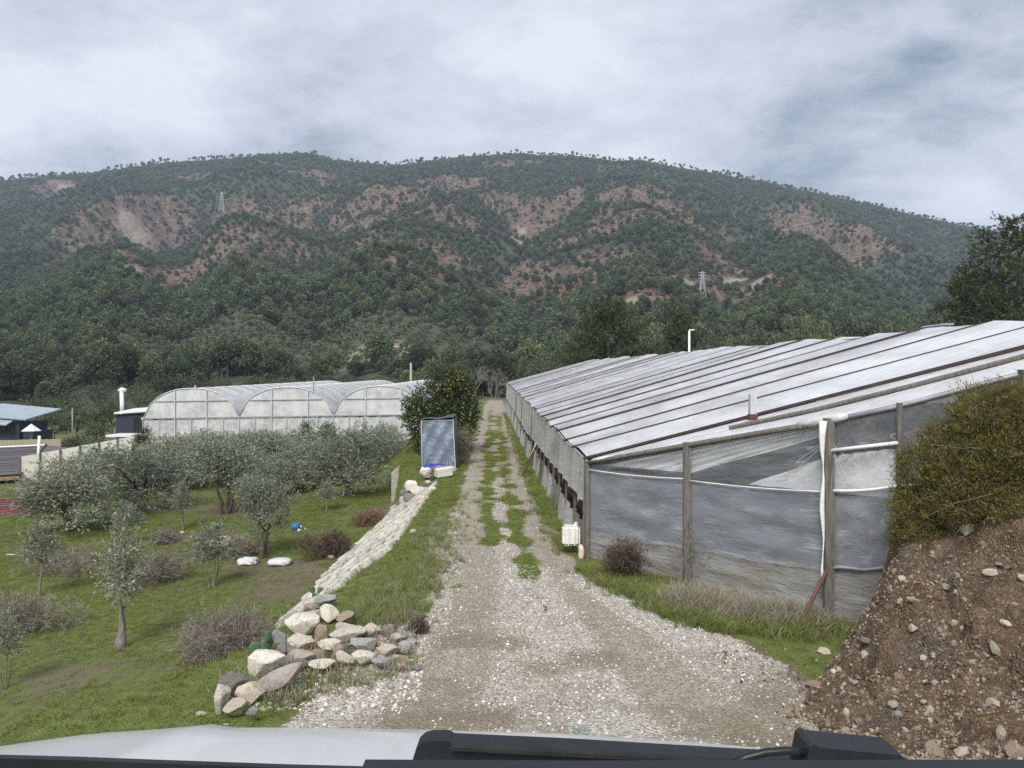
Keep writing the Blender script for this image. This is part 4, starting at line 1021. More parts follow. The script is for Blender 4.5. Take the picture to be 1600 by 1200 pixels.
for k in range(5):
    r = np.random.default_rng(500+k); H, W = 3.3, 3.3
    tr = [(.04*q-.03, .06*q, (r.random()-.5)*.8, (r.random()-.5)*.6, 1.15+.3*r.random()) for q in range(1+k % 3)]
    OL.append(tree_parts('olive', 510+k, H, W, olive_lobes(r, H, W, 19, .13), tr, 2100, 7, .34, .115, .038, ('olive_mat', 'bark_mat'), .35, .35, .55, .13))
SP = []
for k in range(3):
    r = np.random.default_rng(600+k); H, W = 2.3, 1.25
    lob = [(0, 0, .62*H, .36, .36, .55), (.1, 0, .8*H, .25, .25, .3), (-.2, .1, .52*H, .25, .25, .3), (.25, -.1, .58*H, .25, .25, .28), (0, .1, .92*H, .14, .14, .2)]
    tr = [(0, 0, .02, 0, .45*H)] if k != 1 else [(-.05, 0, -.14, 0, .45*H), (.03, .05, .03, .08, .5*H), (.1, 0, .3, 0, .42*H)]
    SP.append(tree_parts('sapling', 610+k, H, W, lob, tr, 420, 7, .26, .085, .022, ('olive_mat', 'palebark_mat'), .6, .3, .5, .035, 20))
def plant(proto_, name, label, cat, p, sx, sz, group=None, rz=None, part=('crown', 'trunk')):
    t_ = thing(name, label, cat, p, group)
    a = link(part[0], proto_[0], t_); b = link(part[1], proto_[1], t_)
    rz = rng.uniform(0, 6.28) if rz is None else rz
    for o in (a, b): o.scale = (sx, sx, sz); o.rotation_euler.z = rz
    return t_
def grow(proto_, H, W, name, label, cat, px, pyb, pyt, wpx, Y=None, group=None, rz=None):
    if Y is None: p = hit(px, pyb)
    else: X = (px-800)/F*Y; p = Vector((X, Y, gz(X, Y)))
    top = CZ+(600-pyt)/F*p.y
    return plant(proto_, name, label, cat, p, wpx/F*p.y/W, (top-p.z)/H, group, rz)
GO = 'olive trees of the grove'
for (k, px, pyb, pyt, wpx, Y, lab) in (
    (0, 105, 832, 716, 170, None, 'broad grey olive tree in front of the left end of the beige fence'),
    (1, 208, 803, 698, 150, None, 'dark dense olive tree with thin trunk right of the broad fence olive'),
    (2, 356, 802, 692, 140, None, 'olive tree on three bare dark stems in the middle of the grove'),
    (3, 548, 776, 668, 135, None, 'olive tree on one leaning trunk nearest the concrete retaining wall'),
    (4, 430, 800, 712, 105, 37.0, 'wide olive tree right behind the dense dark one with a trunk'),
    (0, 484, 790, 690, 110, 38.5, 'olive tree left of the leaning olive by the retaining wall'),
    (1, 290, 770, 680, 120, 45.0, 'olive tree growing under the middle of the first greenhouse arch'),
    (2, 408, 770, 678, 100, 47.0, 'olive tree growing under the valley between first and second arch'),
    (3, 595, 745, 666, 75, 48.0, 'olive tree close against the third bay of the arched greenhouse'),
    (4, 462, 750, 674, 100, 50.0, 'olive tree growing under the middle of the second arch'),
    (0, 246, 745, 690, 90, 48.0, 'olive tree beside the right end of the beige fence'),
    (1, 345, 745, 676, 90, 52.0, 'olive tree close under the right half of the first arch'),
    (2, 160, 790, 714, 95, 43.0, 'olive tree against the middle of the beige fence'),
    (3, 125, 780, 712, 110, 39.0, 'low bushy olive tree between the fence and the broad olive'),
    (1, 262, 790, 708, 110, 40.0, 'bushy olive tree behind the slim sapling'),
    (2, 318, 760, 690, 100, 43.0, 'silvery olive tree behind the three stemmed one'),
    (0, 388, 780, 700, 110, 41.0, 'bushy olive tree right behind the three stemmed one'),
    (3, 510, 770, 690, 100, 42.0, 'silvery olive tree behind the leaning olive'),
    (1, 606, 745, 680, 60, 44.0, 'olive tree nearest the back of the retaining wall'),
    (4, 545, 735, 676, 80, 52.0, 'olive tree under the valley between second and third arch')):
    grow(OL[k], 3.3, 3.3, 'olive_tree', lab, 'olive tree', px, pyb, pyt, wpx, Y, GO)
grow(OL[2], 3.3, 3.3, 'olive_tree', 'compact dark olive tree on one short trunk near the white sacks', 'olive tree', 413, 872, 752, 88, None, GO)
for (k, px, pyb, pyt, wpx, lab) in (
    (0, 190, 1014, 815, 105, 'young olive tree on a thick pale stump nearest the camera'),
    (2, 66, 932, 812, 78, 'young olive tree on two thin stems at the left edge'),
    (1, 332, 918, 815, 98, 'young olive tree spreading on three thin stems by the tan sheet'),
    (0, 285, 828, 752, 50, 'slim sapling with a white stone at its foot'),
    (2, 200, 852, 788, 58, 'pale bushy sapling behind the young olive on a stump'),
    (1, 10, 1075, 950, 70, 'grey bushy sapling at the lower left corner')):
    grow(SP[k], 2.3, 1.25, 'young_olive', lab, 'young tree', px, pyb, pyt, wpx, None, 'young olives in the grove')
grow(SP[2], 2.3, 1.25, 'young_olive', 'small low olive shoot beneath the leaning olive', 'young tree', 512, 800, 752, 44, None, 'young olives in the grove')
# stump under the nearest young olive
p = hit(190, 1013); r_ = np.random.default_rng(4)
MB().tube([p+Vector((-.03, 0, -.1)), p+Vector((0, 0, .15)), p+Vector((.02, 0, .33)), p+Vector((.01, 0, .62))], [.13, .11, .075, .05], 9)
st = MB().tube([p+Vector((-.03, -.03, -.1)), p+Vector((0, -.03, .15)), p+Vector((.02, 0, .36)), p+Vector((.0, 0, .8))], [.13, .10, .07, .045], 9).build('tree_stump', 'palebark_mat', None, True, p)
tag(st, 'thick pale stump that carries the nearest young olive', 'stump')
# taller dark tree tips standing among the crowns before the tunnel
CO = [tree_parts('dark_tree', 650, 4.2, 2.0, [(0, 0, 2.0, .7, .7, 1.0), (.1, .1, 3.0, .5, .5, .8), (-.2, 0, 2.5, .5, .5, .6), (0, 0, 3.8, .25, .25, .4)], [(0, 0, 0, 0, 1.8)], 900, 6, .3, .10, .04, ('pine_mat', 'bark_mat'), .5, .4, .6, .1)]
for px, pyt, wpx, Y, lab in ((224, 660, 46, 50, 'dark green pointed tree at the right end of the beige fence'), (480, 655, 40, 54, 'slim dark tree tip in front of the second arch'), (513, 657, 52, 53, 'round dark tree in front of the valley right of the second arch')):
    grow(CO[0], 4.2, 2.0, 'dark_tree', lab, 'tree', px, 0, pyt, wpx, Y)
# trees between the sheds and the foot of the wood
MID_T = [tree_parts('field_tree', 660+k, 4, 4, olive_lobes(np.random.default_rng(660+k), 4, 4, 10, .25), [(0, 0, 0, 0, 1.2)], 420, 7, .5, .22, .09, ('knoll_mat', 'bark_mat'), .3, .4, .6, .12) for k in range(3)]
gfield = 'scattered trees between the sheds and the wood'
n_ = 0
for px, pyt, wpx, Y in ((120, 625, 60, 92), (160, 640, 55, 88), (150, 660, 50, 80), (85, 640, 55, 95), (60, 622, 60, 108), (175, 622, 50, 104), (215, 600, 60, 126), (250, 590, 70, 132), (290, 588, 65, 134), (325, 596, 50, 134), (120, 682, 50, 72), (150, 684, 40, 70), (240, 610, 55, 118), (350, 592, 45, 136), (400, 585, 50, 140), (450, 588, 55, 140), (500, 585, 50, 142), (550, 588, 45, 142), (600, 590, 55, 138), (640, 592, 45, 136), (20, 632, 50, 105), (100, 610, 60, 118), (160, 600, 60, 126)):
    if n_ < 23: grow(MID_T[n_ % 3], 4, 4, 'field_tree', 'grey green bushy tree on the slope behind the sheds and tunnels', 'tree', px, 0, pyt, wpx, Y, gfield)
    n_ += 1
# trees closing the lane at its far end
for px, pyt, wpx, Y, k, lab in ((728, 560, 60, 118, 0, 'grey green bushy tree left of the lane end'), (815, 572, 60, 116, 1, 'grey green bushy tree right of the lane end'), (850, 560, 70, 112, 2, 'bushy tree behind the far corner of the long greenhouse'), (775, 560, 55, 128, 0, 'bushy tree standing straight behind the lane end')):
    grow(MID_T[k], 4, 4, 'field_tree', lab, 'tree', px, 0, pyt, wpx, Y)
def bare_tree(name, label, px, pyb, pyt, wpx, Y, seed):
    r = np.random.default_rng(seed); X = (px-800)/F*Y; p = Vector((X, Y, gz(X, Y))); top = CZ+(600-pyt)/F*Y; H = top-p.z; W = wpx/F*Y
    mb = MB()
    def br(a, d, ln, rd, lv):
        b = a+d*ln; mb.tube([a, lerp(a, b, .5)+Vector(r.normal(size=3))*.04*ln, b], [rd, rd*.8, rd*.55], 4 if lv else 6, 0, False)
        if lv < 4:
            for q in range(3 if lv < 3 else 4):
                d2 = (d+Vector((r.normal()*.5*W/H*1.6, r.normal()*.4, r.normal()*.3+.08))).normalized(); br(lerp(a, b, r.uniform(.6, 1)), d2, ln*r.uniform(.6, .85), rd*.58, lv+1)
    for q in range(3): br(p+Vector((r.normal()*.2, r.normal()*.2, -.1)), Vector((r.normal()*.35*W/H, r.normal()*.2, 1)).normalized(), H*.34, .07, 0)
    t_ = thing(name, label, 'tree', p); mb.build('branches', 'barewood', t_); return t_
plain('barewood', (.16, .14, .125), (.27, .245, .225), 8, .9)
bare_tree('bare_tree', 'leafless grey tree right at the end of the lane', 772, 0, 566, 60, 103, 1)
bare_tree('bare_tree', 'leafless grey tree behind the orange tree', 742, 0, 560, 55, 106, 2)
bare_tree('bare_tree', 'small leafless tree in front of the far greenhouse corner', 796, 0, 588, 34, 101, 3)
bare_tree('bare_tree', 'leafless tree above the third arch of the tunnel greenhouse', 676, 0, 568, 50, 125, 5)
# big pines
def big_pine(name, label, px, pyt, wpx, Y, seed, cx=.0, n=2600, flat=1.0, spike=False):
    r = np.random.default_rng(seed); X = (px-800)/F*Y; p = Vector((X, Y, gz(X, Y))); H = CZ+(600-pyt)/F*Y-p.z; W = wpx/F*Y
    lob = []; mb = MB()
    mb.tube([Vector((0, 0, -.3)), Vector((.1, 0, H*.4)), Vector((-.05, 0, H*.7)), Vector((0, 0, H*.96))], [.024*H, .019*H, .012*H, .004*H], 8)
    L_ = 34
    for q in range(L_):
        f = (q+.5)/L_; a = q*2.4+r.normal()*.25; z = H*(.30+.68*f); rr = W*.5*(.98-.82*max(0, f-.15)**(1.6 if not spike else 1.0))*(.55+.45*r.random())
        e_ = Vector((rr*math.cos(a), rr*math.sin(a), z+.04*H)); s_ = W*(.085+.05*r.random())*(1.1-.45*f)
        lob.append((e_.x, e_.y, e_.z, s_*1.25, s_*1.25, s_*.62*flat)); lob.append((e_.x*.55, e_.y*.55, e_.z-.02*H, s_*1.0, s_*1.0, s_*.55*flat))
        mb.tube([Vector((0, 0, z-.03*H)), e_*.5+Vector((0, 0, z*.5-.02*H)), e_], [.006*H, .004*H, .002*H], 5)
    lob.append((0, 0, H*.96, W*.09, W*.09, W*.10))
    V, Fc, tint, P = sprays(lob, n, 9, .55, .42, .085, r, .55, .25, .8)
    t_ = thing(name, label, 'pine tree', p)
    link('crown', fastmesh('pine_crown', V, Fc, ['pine_mat'], None, tint), t_)
    link('trunk', mb.mesh('pine_trunk', 'bark_mat', smooth=True), t_)
    return t_
big_pine('pine_tree', 'big dark bushy pine towering behind the long greenhouse roof', 950, 476, 150, 86, 11, n=3000)
big_pine('pine_tree', 'lighter green pine just left of the street lamp', 1066, 490, 95, 96, 12, n=1900, spike=True)
big_pine('pine_tree', 'tall dark pine at the right edge reaching above the ridge line', 1592, 352, 245, 72, 13, n=4200)
big_pine('pine_tree', 'dark lower pine left of the tall edge pine', 1516, 432, 110, 78, 14, n=2000)
for px, pyt, wpx, Y, lab, k in ((1183, 528, 70, 70, 'round yellow green bush behind the roof right of the street lamp', 0), (1272, 512, 95, 66, 'rounded green tree behind the middle of the greenhouse roof', 1), (1345, 505, 90, 84, 'dark green bush behind the roof left of the edge pines', 2), (1120, 522, 70, 90, 'green bush right behind the street lamp', 1), (1010, 530, 70, 84, 'green bush at the foot of the big dark pine', 2), (1400, 500, 90, 88, 'dense green tree left of the small white house', 0), (1225, 520, 60, 88, 'low dark bush between the two round bushes', 2), (890, 540, 70, 92, 'pale bushy tree left of the big dark pine', 0), (1450, 495, 80, 90, 'green tree right beside the small white house', 1)):
    pr_ = tree_parts('field_tree', 700+int(px), 4, 4, olive_lobes(np.random.default_rng(int(px)), 4, 4, 10, .15), [(0, 0, 0, 0, 1.2)], 600, 7, .45, .2, .08, ('forest_mat', 'bark_mat'), .4, .4, .6, .12)
    grow(pr_, 4, 4, 'field_tree', lab, 'tree', px, 0, pyt, wpx, Y)
# orange tree
def orange():
    r = np.random.default_rng(21); Y = 36.5; X = (689-800)/F*Y; p = Vector((X, Y, gz(X, Y))); s_ = Y/F
    L_ = []
    for px, py, rx, ry in ((700, 600, 34, 24), (675, 630, 38, 30), (712, 625, 34, 34), (655, 655, 24, 26), (725, 655, 20, 34), (690, 665, 34, 30), (650, 640, 18, 20), (735, 640, 12, 30), (715, 690, 22, 26), (700, 590, 18, 14), (720, 600, 20, 18), (668, 690, 24, 28)):
        for q in (-.7, .3): L_.append(((px-689)*s_, q+r.normal()*.2, (CZ+(600-py)*s_)-p.z, rx*s_, rx*s_*1.1, ry*s_))
    V, Fc, tint, P = sprays(L_, 4200, 7, .22, .11, .055, r, .2, .55, .9)
    t_ = thing('orange_tree', 'leafy orange tree full of fruit behind the blue tarp shelter', 'orange tree', p)
    link('crown', fastmesh('orange_crown', V, Fc, ['orange_mat'], None, tint), t_)
    mb = MB()
    mb.tube([(0, 0, -.3), (.05, 0, .7), (0, .1, 1.6)], [.14, .11, .08], 8)
    for l in L_[::2]: mb.tube([(0, .1, 1.4), l[:3]], [.05, .02], 5)
    link('trunk', mb.mesh('orange_trunk', 'bark_mat', smooth=True), t_)
    bm = bmesh.new(); bmesh.ops.create_icosphere(bm, subdivisions=2, radius=.034); me = bpy.data.meshes.new('orange'); bm.to_mesh(me); bm.free(); me.materials.append(MAT['orange_skin'])
    for q in me.polygons: q.use_smooth = True
    cl = ((705, 590, 13), (732, 605, 6), (660, 640, 7), (710, 647, 10), (727, 618, 5), (645, 655, 3), (690, 600, 3), (715, 680, 2), (675, 620, 3))
    for px, py, m_ in cl:
        for q in range(m_):
            u, v = r.normal()*15, r.normal()*10
            z = CZ+(600-py-v)*s_-p.z
            # lie on the camera side of the crown surface
            best = -.2
            for l in L_:
                dx, dz = ((px+u-689)*s_-l[0])/l[3], (z-l[2])/l[5]
                if dx*dx+dz*dz < 1: best = min(best, l[1]-l[4]*math.sqrt(1-dx*dx-dz*dz))
            if best == -.2: continue
            o = link('orange', me, t_, ((px+u-689)*s_, best*.97, z))
orange()
# broom thicket on the bank at the right
def broom():
    r = np.random.default_rng(31); t_ = thing('broom_bush', 'big yellow green broom bush on top of the dirt bank', 'bush', (5.35, 8.95, 1.4))
    lob = []
    for px, py, rx, ry, Y in ((1545, 650, 62, 48, 8.9), (1590, 640, 50, 42, 8.8), (1445, 735, 48, 42, 9.15), (1500, 745, 60, 50, 8.9), (1560, 730, 60, 60, 8.7), (1440, 800, 40, 40, 9.1), (1500, 790, 50, 36, 8.8), (1600, 700, 50, 60, 8.6), (1412, 800, 24, 44, 9.2), (1470, 690, 36, 30, 9.2), (1650, 680, 60, 80, 8.5), (1560, 790, 40, 26, 8.5), (1520, 690, 55, 40, 9.0), (1408, 842, 18, 26, 9.25), (1440, 842, 30, 22, 9.0)):
        q = at(px, py, Y); lob.append((q.x-5.35, q.y-8.95, q.z-1.4, rx/F*Y*.90, rx/F*Y*.82, ry/F*Y*.90))
    V, Fc, tint, P = sprays(lob, 9000, 9, .10, .055, .0085, r, .8, .62, .5)
    # shoots of different age: patches of yellower and of browner tips
    tint = np.clip(tint*.9+.35*(fbm(V[:, 0]*3+V[:, 1]*2, V[:, 2]*3, 3, 12)-.5), 0, 1)
    link('foliage', fastmesh('broom_foliage', V, Fc, ['broom_mat'], None, tint), t_)
    V, Fc, tint, P = sprays(lob, 1100, 3, .3, .26, .006, r, .3, .0, .9)
    link('twigs', fastmesh('broom_twigs', V, Fc, ['darkdry_mat'], None, tint), t_)
    mb = MB()
    for l in lob: mb.tube([(l[0]*.3, .1, -.5), (l[0]*.8, l[1]*.7, l[2]-l[5]*.6), l[:3]], [.03, .018, .006], 5)
    link('stems', mb.mesh('broom_stems', 'bark_mat'), t_)
    # long dry stalks sticking out
    mb = MB()
    for q in range(9):
        a = at(1520+r.normal()*60, 760+r.normal()*40, 8.7); d = Vector((r.normal(), r.normal()*.3-.3, .2+.4*r.random())).normalized()
        mb.tube([a, a+d*.35+Vector((0, 0, .04)), a+d*.8], .0025, 4, 0, False)
    mb.build('dry_stalks', 'barewood', t_)
broom()
def dry_bush(name, label, px, py, wpx, hpx, mat='dry_mat', n=900, seed=0, per=4, wf=.007, cat='bush', ln=.25, up=.3):
    r = np.random.default_rng(seed); p = hit(px, py+hpx*.4); s_ = p.y/F; W, H = wpx*s_, hpx*s_*1.15
    lob = [(r.normal()*W*.16, r.normal()*W*.14, H*.35, W*.34, W*.3, H*.42) for q in range(5)]
    V, Fc, tint, P = sprays(lob, n, per, ln, ln*.85, wf, r, up, .1, .8)
    V[:, 2] = np.maximum(V[:, 2], -.05)
    o = link(name, fastmesh(name, V, Fc, [mat], None, tint), None, p); return tag(o, label, cat, None)
dry_bush('dry_bush', 'large grey dry thorn bush beside the pile of boulders', 345, 1000, 185, 75, n=2600, seed=1, wf=.008)
dry_bush('dry_bush', 'grey dry bush behind the young olive on a stump', 250, 890, 90, 50, n=900, seed=2, wf=.009)
dry_bush('dry_bush', 'low grey dry bush beside the two stemmed young olive', 105, 880, 120, 36, n=900, seed=3, wf=.010)
dry_bush('dry_bush', 'pale dry brush spread at the left edge above the corner sapling', 50, 965, 130, 60, n=1100, seed=4, wf=.009)
dry_bush('dry_bush', 'small grey cushion of dry twigs in front of the slim sapling', 257, 842, 44, 18, n=500, seed=5, wf=.011)
dry_bush('dry_bush', 'dark purple brown dry bush at the foot of the paved slope', 512, 857, 66, 40, 'darkdry_mat', n=1000, seed=6, wf=.011)
dry_bush('dry_bush', 'reddish brown dead plants flat on the grass below the wall', 580, 812, 76, 18, 'scrub_mat', n=700, seed=7, wf=.014)
dry_bush('dry_bush', 'pale dry bush beside the compact dark olive', 385, 858, 40, 30, n=500, seed=8, wf=.012)
dry_bush('dry_bush', 'dark dry reed clump at the front of the long greenhouse', 978, 885, 56, 62, 'darkdry_mat', n=800, seed=9, wf=.007, up=1.3)
dry_bush('dry_bush', 'brown dry plants right of the blue tarp shelter', 725, 700, 40, 60, 'straw_mat', n=900, seed=10, wf=.013, up=.7)
dry_bush('dry_bush', 'small brown dead tuft among the stones at the lane edge', 650, 982, 30, 16, 'darkdry_mat', n=260, seed=11, wf=.007, ln=.14)
dry_bush('dry_bush', 'dry grass clump below the broom bush on the dirt bank', 1480, 820, 20, 10, 'straw_mat', n=10, seed=12, wf=.007)
# ================================================================== SMALL GROWTH (stuff)
def tuft(seed, n, h, wd_, spread, mat, lean=.35):
    r = np.random.default_rng(seed); V, Fc, T = [], [], []
    for k in range(n):
        b = Vector((r.normal()*spread, r.normal()*spread, -.01)); d = Vector((r.normal()*lean, r.normal()*lean, 1)).normalized(); l = h*(.5+.7*r.random())
        s_ = Vector((d.y, -d.x, 0)); s_ = s_.normalized() if s_.length > .01 else Vector((1, 0, 0)); s_.rotate(Euler((0, 0, r.random()*3)))
        m_ = b+d*l*.55; e_ = b+d*l+Vector((r.normal()*.25*l, r.normal()*.25*l, -.1*l)); i = len(V)
        V += [b-s_*wd_*.5, b+s_*wd_*.5, m_+s_*wd_*.4, e_, m_-s_*wd_*.4]; Fc.append((i, i+1, i+2, i+4)); Fc.append((i+4, i+2, i+3, i+3))
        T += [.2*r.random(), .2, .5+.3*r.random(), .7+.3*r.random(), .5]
    Fc = [f if f[2] != f[3] else f[:3] for f in Fc]
    return fastmesh('tuft', [tuple(v) for v in V], Fc, [mat], None, T)
def rows_rot(n, tilt=.1): return np.stack([rng.normal(size=n)*tilt, rng.normal(size=n)*tilt, rng.uniform(0, 6.28, n)], 1)
def sample(n, y0, y1, x0, x1):
    Y = np.sqrt(rng.uniform(y0*y0, y1*y1, n)); X = rng.uniform(0, 1, n)
    lo = np.maximum(x0, -.72*Y-1); hi = np.minimum(x1, .72*Y+1); return lo+(hi-lo)*X, Y
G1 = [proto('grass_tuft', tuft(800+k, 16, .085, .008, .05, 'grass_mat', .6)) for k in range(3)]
G2 = [proto('tall_tuft', tuft(810+k, 20, .24, .007, .05, 'grass_mat', .35)) for k in range(2)]
G3 = [proto('dry_tuft', tuft(820+k, 14, .26, .006, .05, 'straw_mat', .45)) for k in range(2)]
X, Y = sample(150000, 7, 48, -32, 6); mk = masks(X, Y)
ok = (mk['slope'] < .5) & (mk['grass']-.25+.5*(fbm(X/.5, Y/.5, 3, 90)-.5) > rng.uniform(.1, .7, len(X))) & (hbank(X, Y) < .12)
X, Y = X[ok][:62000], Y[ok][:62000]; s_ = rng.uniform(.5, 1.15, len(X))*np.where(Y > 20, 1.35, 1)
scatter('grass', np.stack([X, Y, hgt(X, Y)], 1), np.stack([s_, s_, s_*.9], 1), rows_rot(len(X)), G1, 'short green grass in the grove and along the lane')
# taller growth: along the verge, against the greenhouse, at bank
def along(P, n, sd):
    P = np.array(P); seg = rng.integers(0, len(P)-1, n); f = rng.random(n); a = P[seg]+(P[seg+1]-P[seg])*f[:, None]
    return a[:, 0]+rng.normal(size=n)*sd, a[:, 1]+rng.normal(size=n)*sd
v1 = [(hit(*q).x, hit(*q).y) for q in ((708, 770), (690, 820), (668, 880), (640, 930), (590, 975))]
v2 = [(hit(*q).x, hit(*q).y) for q in ((925, 895), (990, 925), (1050, 955), (1120, 975), (1200, 985), (1290, 985))]
v2b = [(hit(*q).x, hit(*q).y) for q in ((1050, 945), (1120, 965), (1200, 975), (1260, 975))]
a = along(v1, 1100, .26); b_ = along(v2, 1700, .17); c_ = along([(1.0, 15), (.2, 40), (-.6, 70)], 900, .15)
X = np.concatenate([a[0], b_[0], c_[0]]); Y = np.concatenate([a[1], b_[1], c_[1]]); s_ = rng.uniform(.35, .85, len(X)); s_[len(a[0]):] *= 1.25
scatter('tall_grass', np.stack([X, Y, hgt(X, Y)], 1), np.stack([s_, s_, s_], 1), rows_rot(len(X)), G2, 'taller green grass along the verge and the greenhouse front')
a = along(v1[1:], 240, .28); b_ = along(v2b, 620, .16); c_ = along(v2, 200, .2); X, Y = sample(9000, 9, 36, -24, -4.5); kd = fbm(X/1.6, Y/1.6, 3, 97) > .5; X, Y = X[kd], Y[kd]
nd = len(X); X = np.concatenate([X, a[0], b_[0], c_[0]]); Y = np.concatenate([Y, a[1], b_[1], c_[1]]); s_ = rng.uniform(.5, 1.0, len(X)); s_[:nd] *= .6; s_[nd+240:nd+860] *= 1.9
scatter('dry_grass', np.stack([X, Y, hgt(X, Y)], 1), np.stack([s_, s_, s_], 1), rows_rot(len(X)), G3, 'straw coloured dry grass and stalks')
# dry stalks with seed heads before the greenhouse
ds = thing('dry_stalks', 'tall pale dry seed stalks in front of the first tall greenhouse post', 'weeds', hit(1070, 915))
mb = MB(); r = np.random.default_rng(77)
for k in range(20):
    b0 = hit(1070, 915)+Vector((r.normal()*.14, r.normal()*.08, 0)); d = Vector((r.normal()*.22, r.normal()*.1, 1)); h_ = .5+.45*r.random()
    m_ = b0+d*h_*.5+Vector((r.normal()*.03, 0, 0)); e_ = b0+d*h_+Vector((r.normal()*.08, 0, 0)); mb.tube([b0, m_, e_], [.005, .004, .003], 4, 0, False)
    for q in range(4):
        f = e_+Vector((r.normal()*.09, r.normal()*.04, r.normal()*.05)); mb.tube([lerp(m_, e_, .6), f], .002, 3, 0, False); mb.box(f, (.016, .016, .016))
mb.build('stalks', 'barewood', ds)
# ================================================================== STONES
def rock_mesh(seed, sub=3, cuts=9, rough=.10):
    r = np.random.default_rng(seed); bm = bmesh.new(); bmesh.ops.create_icosphere(bm, subdivisions=sub, radius=1)
    V = np.array([v.co[:] for v in bm.verts])
    for q in range(cuts+6):
        d = r.normal(size=3); d /= np.linalg.norm(d); h = r.uniform(.42, .80); k = V@d
        V = np.where((k > h)[:, None], V-np.outer(k-h, d)*.96, V)
    s_ = seed*1.37
    nz = fbm(V[:, 0]*2.2+s_, V[:, 1]*2.2+V[:, 2]*1.7, 4, seed % 97)-.5
    V = V*(1+rough*2.0*nz)[:, None]
    V = V/np.abs(V).max(0)
    for v, c in zip(bm.verts, V): v.co = c
    me = bpy.data.meshes.new('rock'); bm.to_mesh(me); bm.free(); return me
RK = [rock_mesh(900+k, 3, 8+k % 4) for k in range(8)]
RKS = [rock_mesh(950+k, 2, 7) for k in range(6)]
def stone(name, label, px, py, w_, h_, mat, k, group=None, dz=0, tilt=None, deep=.9, cat='boulder', bank=False, front_=0.0):
    pb = hit(px, py+h_*.32); Y = pb.y-front_
    c = at(px, py, Y); s_ = Y/F
    me = (RK[k % 8] if max(w_, h_) > 24 else RKS[k % 6]).copy(); me.materials.append(MAT['stone_'+mat])
    o = link(name, me); o.location = c+Vector((0, 0, dz))
    o.scale = (w_*s_*.54, (w_+h_)*.5*s_*.50*deep, h_*s_*.55)
    if tilt: o.rotation_euler = (0, math.radians(tilt), 0)
    return tag(o, label, cat, group)
GB = 'boulders of the big pile by the lane'
for k, (px, py, w_, h_, m_, tl, lab) in enumerate((
    (343, 1088, 26, 62, 'cream', 14, 'tall pale slab leaning upright at the lower left end of the boulder pile'),
    (369, 1070, 46, 44, 'dark', -20, 'dark grey brown boulder wedged behind the leaning pale slab'),
    (417, 1037, 64, 40, 'cream', -12, 'big smooth cream boulder on top of the lower left boulders'),
    (390, 1079, 46, 38, 'tan', -30, 'tan boulder under the big smooth cream boulder'),
    (433, 1064, 80, 30, 'pink', -28, 'long purplish boulder sloping down beside the tan one'),
    (367, 1106, 36, 26, 'tan', 0, 'pale tan boulder at the very bottom of the pile'),
    (440, 1000, 30, 30, 'grey', 0, 'square grey boulder at the left edge of the pile above the cactus'),
    (475, 980, 54, 40, 'cream', -8, 'large whitish boulder near the top of the pile'),
    (477, 962, 52, 20, 'pink', -10, 'flat pinkish boulder lying across the back of the pile'),
    (472, 1006, 50, 32, 'tan', -6, 'rounded sandy boulder in the middle of the pile'),
    (447, 1019, 32, 24, 'dark', 0, 'dark grey boulder right behind the big smooth cream one'),
    (505, 988, 26, 36, 'brown', 5, 'upright rusty brown boulder in the middle of the pile'),
    (512, 960, 32, 28, 'cream', 25, 'white broken boulder at the top end of the pile'),
    (540, 966, 28, 20, 'brown', 0, 'reddish brown boulder under the grassy verge'),
    (542, 982, 32, 20, 'tan', -5, 'rounded tan boulder below the reddish brown one'),
    (545, 993, 58, 22, 'cream', -10, 'long cream boulder across the middle of the pile'),
    (562, 1005, 48, 28, 'grey', 0, 'smooth blue grey boulder right of the long cream one'),
    (583, 986, 30, 24, 'tan', 0, 'blocky pale boulder with brown holes at the right of the pile'),
    (470, 1029, 46, 26, 'tan', -8, 'broad sandy boulder just right of the big smooth cream one'),
    (500, 1021, 32, 22, 'brown', 0, 'ochre boulder between the broad sandy one and the grey one'),
    (513, 1008, 36, 18, 'cream', -6, 'flat whitish boulder in front of the rusty upright one'),
    (530, 1016, 20, 18, 'brown', 0, 'small brown boulder at the front centre of the pile'),
    (541, 1030, 32, 22, 'cream', 10, 'pale wedge shaped boulder at the front of the pile'),
    (567, 1029, 34, 22, 'cream', 0, 'cream boulder at the front right of the pile'),
    (592, 1033, 38, 18, 'grey', 0, 'low grey boulder at the front right corner of the pile'),
    (607, 1016, 36, 22, 'tan', -14, 'slanting greyish tan boulder at the right end of the pile'),
    (632, 1011, 24, 24, 'grey', 0, 'rightmost upright grey boulder of the pile'),
    (610, 986, 28, 20, 'dark', 0, 'dark boulder at the upper right end of the pile'),
    (500, 1038, 44, 14, 'cream', -4, 'thin flat cream stone along the front grass of the pile'),
    (470, 1038, 24, 16, 'dark', 0, 'small dark stone under the broad sandy boulder'),
    (511, 936, 36, 18, 'grey', -14, 'pale grey flat slab at the lower end of the paved slope'),
    (486, 950, 22, 14, 'pink', 0, 'small pink stone at the upper left end of the pile'),
    (395, 1112, 20, 16, 'grey', 0, 'small grey stone below the tan boulders'),
    (622, 996, 26, 14, 'tan', 0, 'flat tan stone above the slanting boulder'))):
    stone('boulder', lab, px, py, w_, h_, m_, k, GB, tilt=tl, front_=.12 if h_ > 20 else .2)
r = np.random.default_rng(5)
for k in range(140):
    px, py = (r.uniform(580, 655), r.uniform(980, 1045)) if k < 70 else (r.uniform(440, 600), r.uniform(990, 1040))
    s_ = r.uniform(7, 15); stone('small_stone', 'small broken stone among the boulders at the edge of the gravel lane', px, py, s_*1.2, s_*.85, ('tan', 'grey', 'cream', 'cream', 'dark', 'grey', 'tan', 'brown')[k % 8], k, 'small stones of the boulder pile', cat='stone')
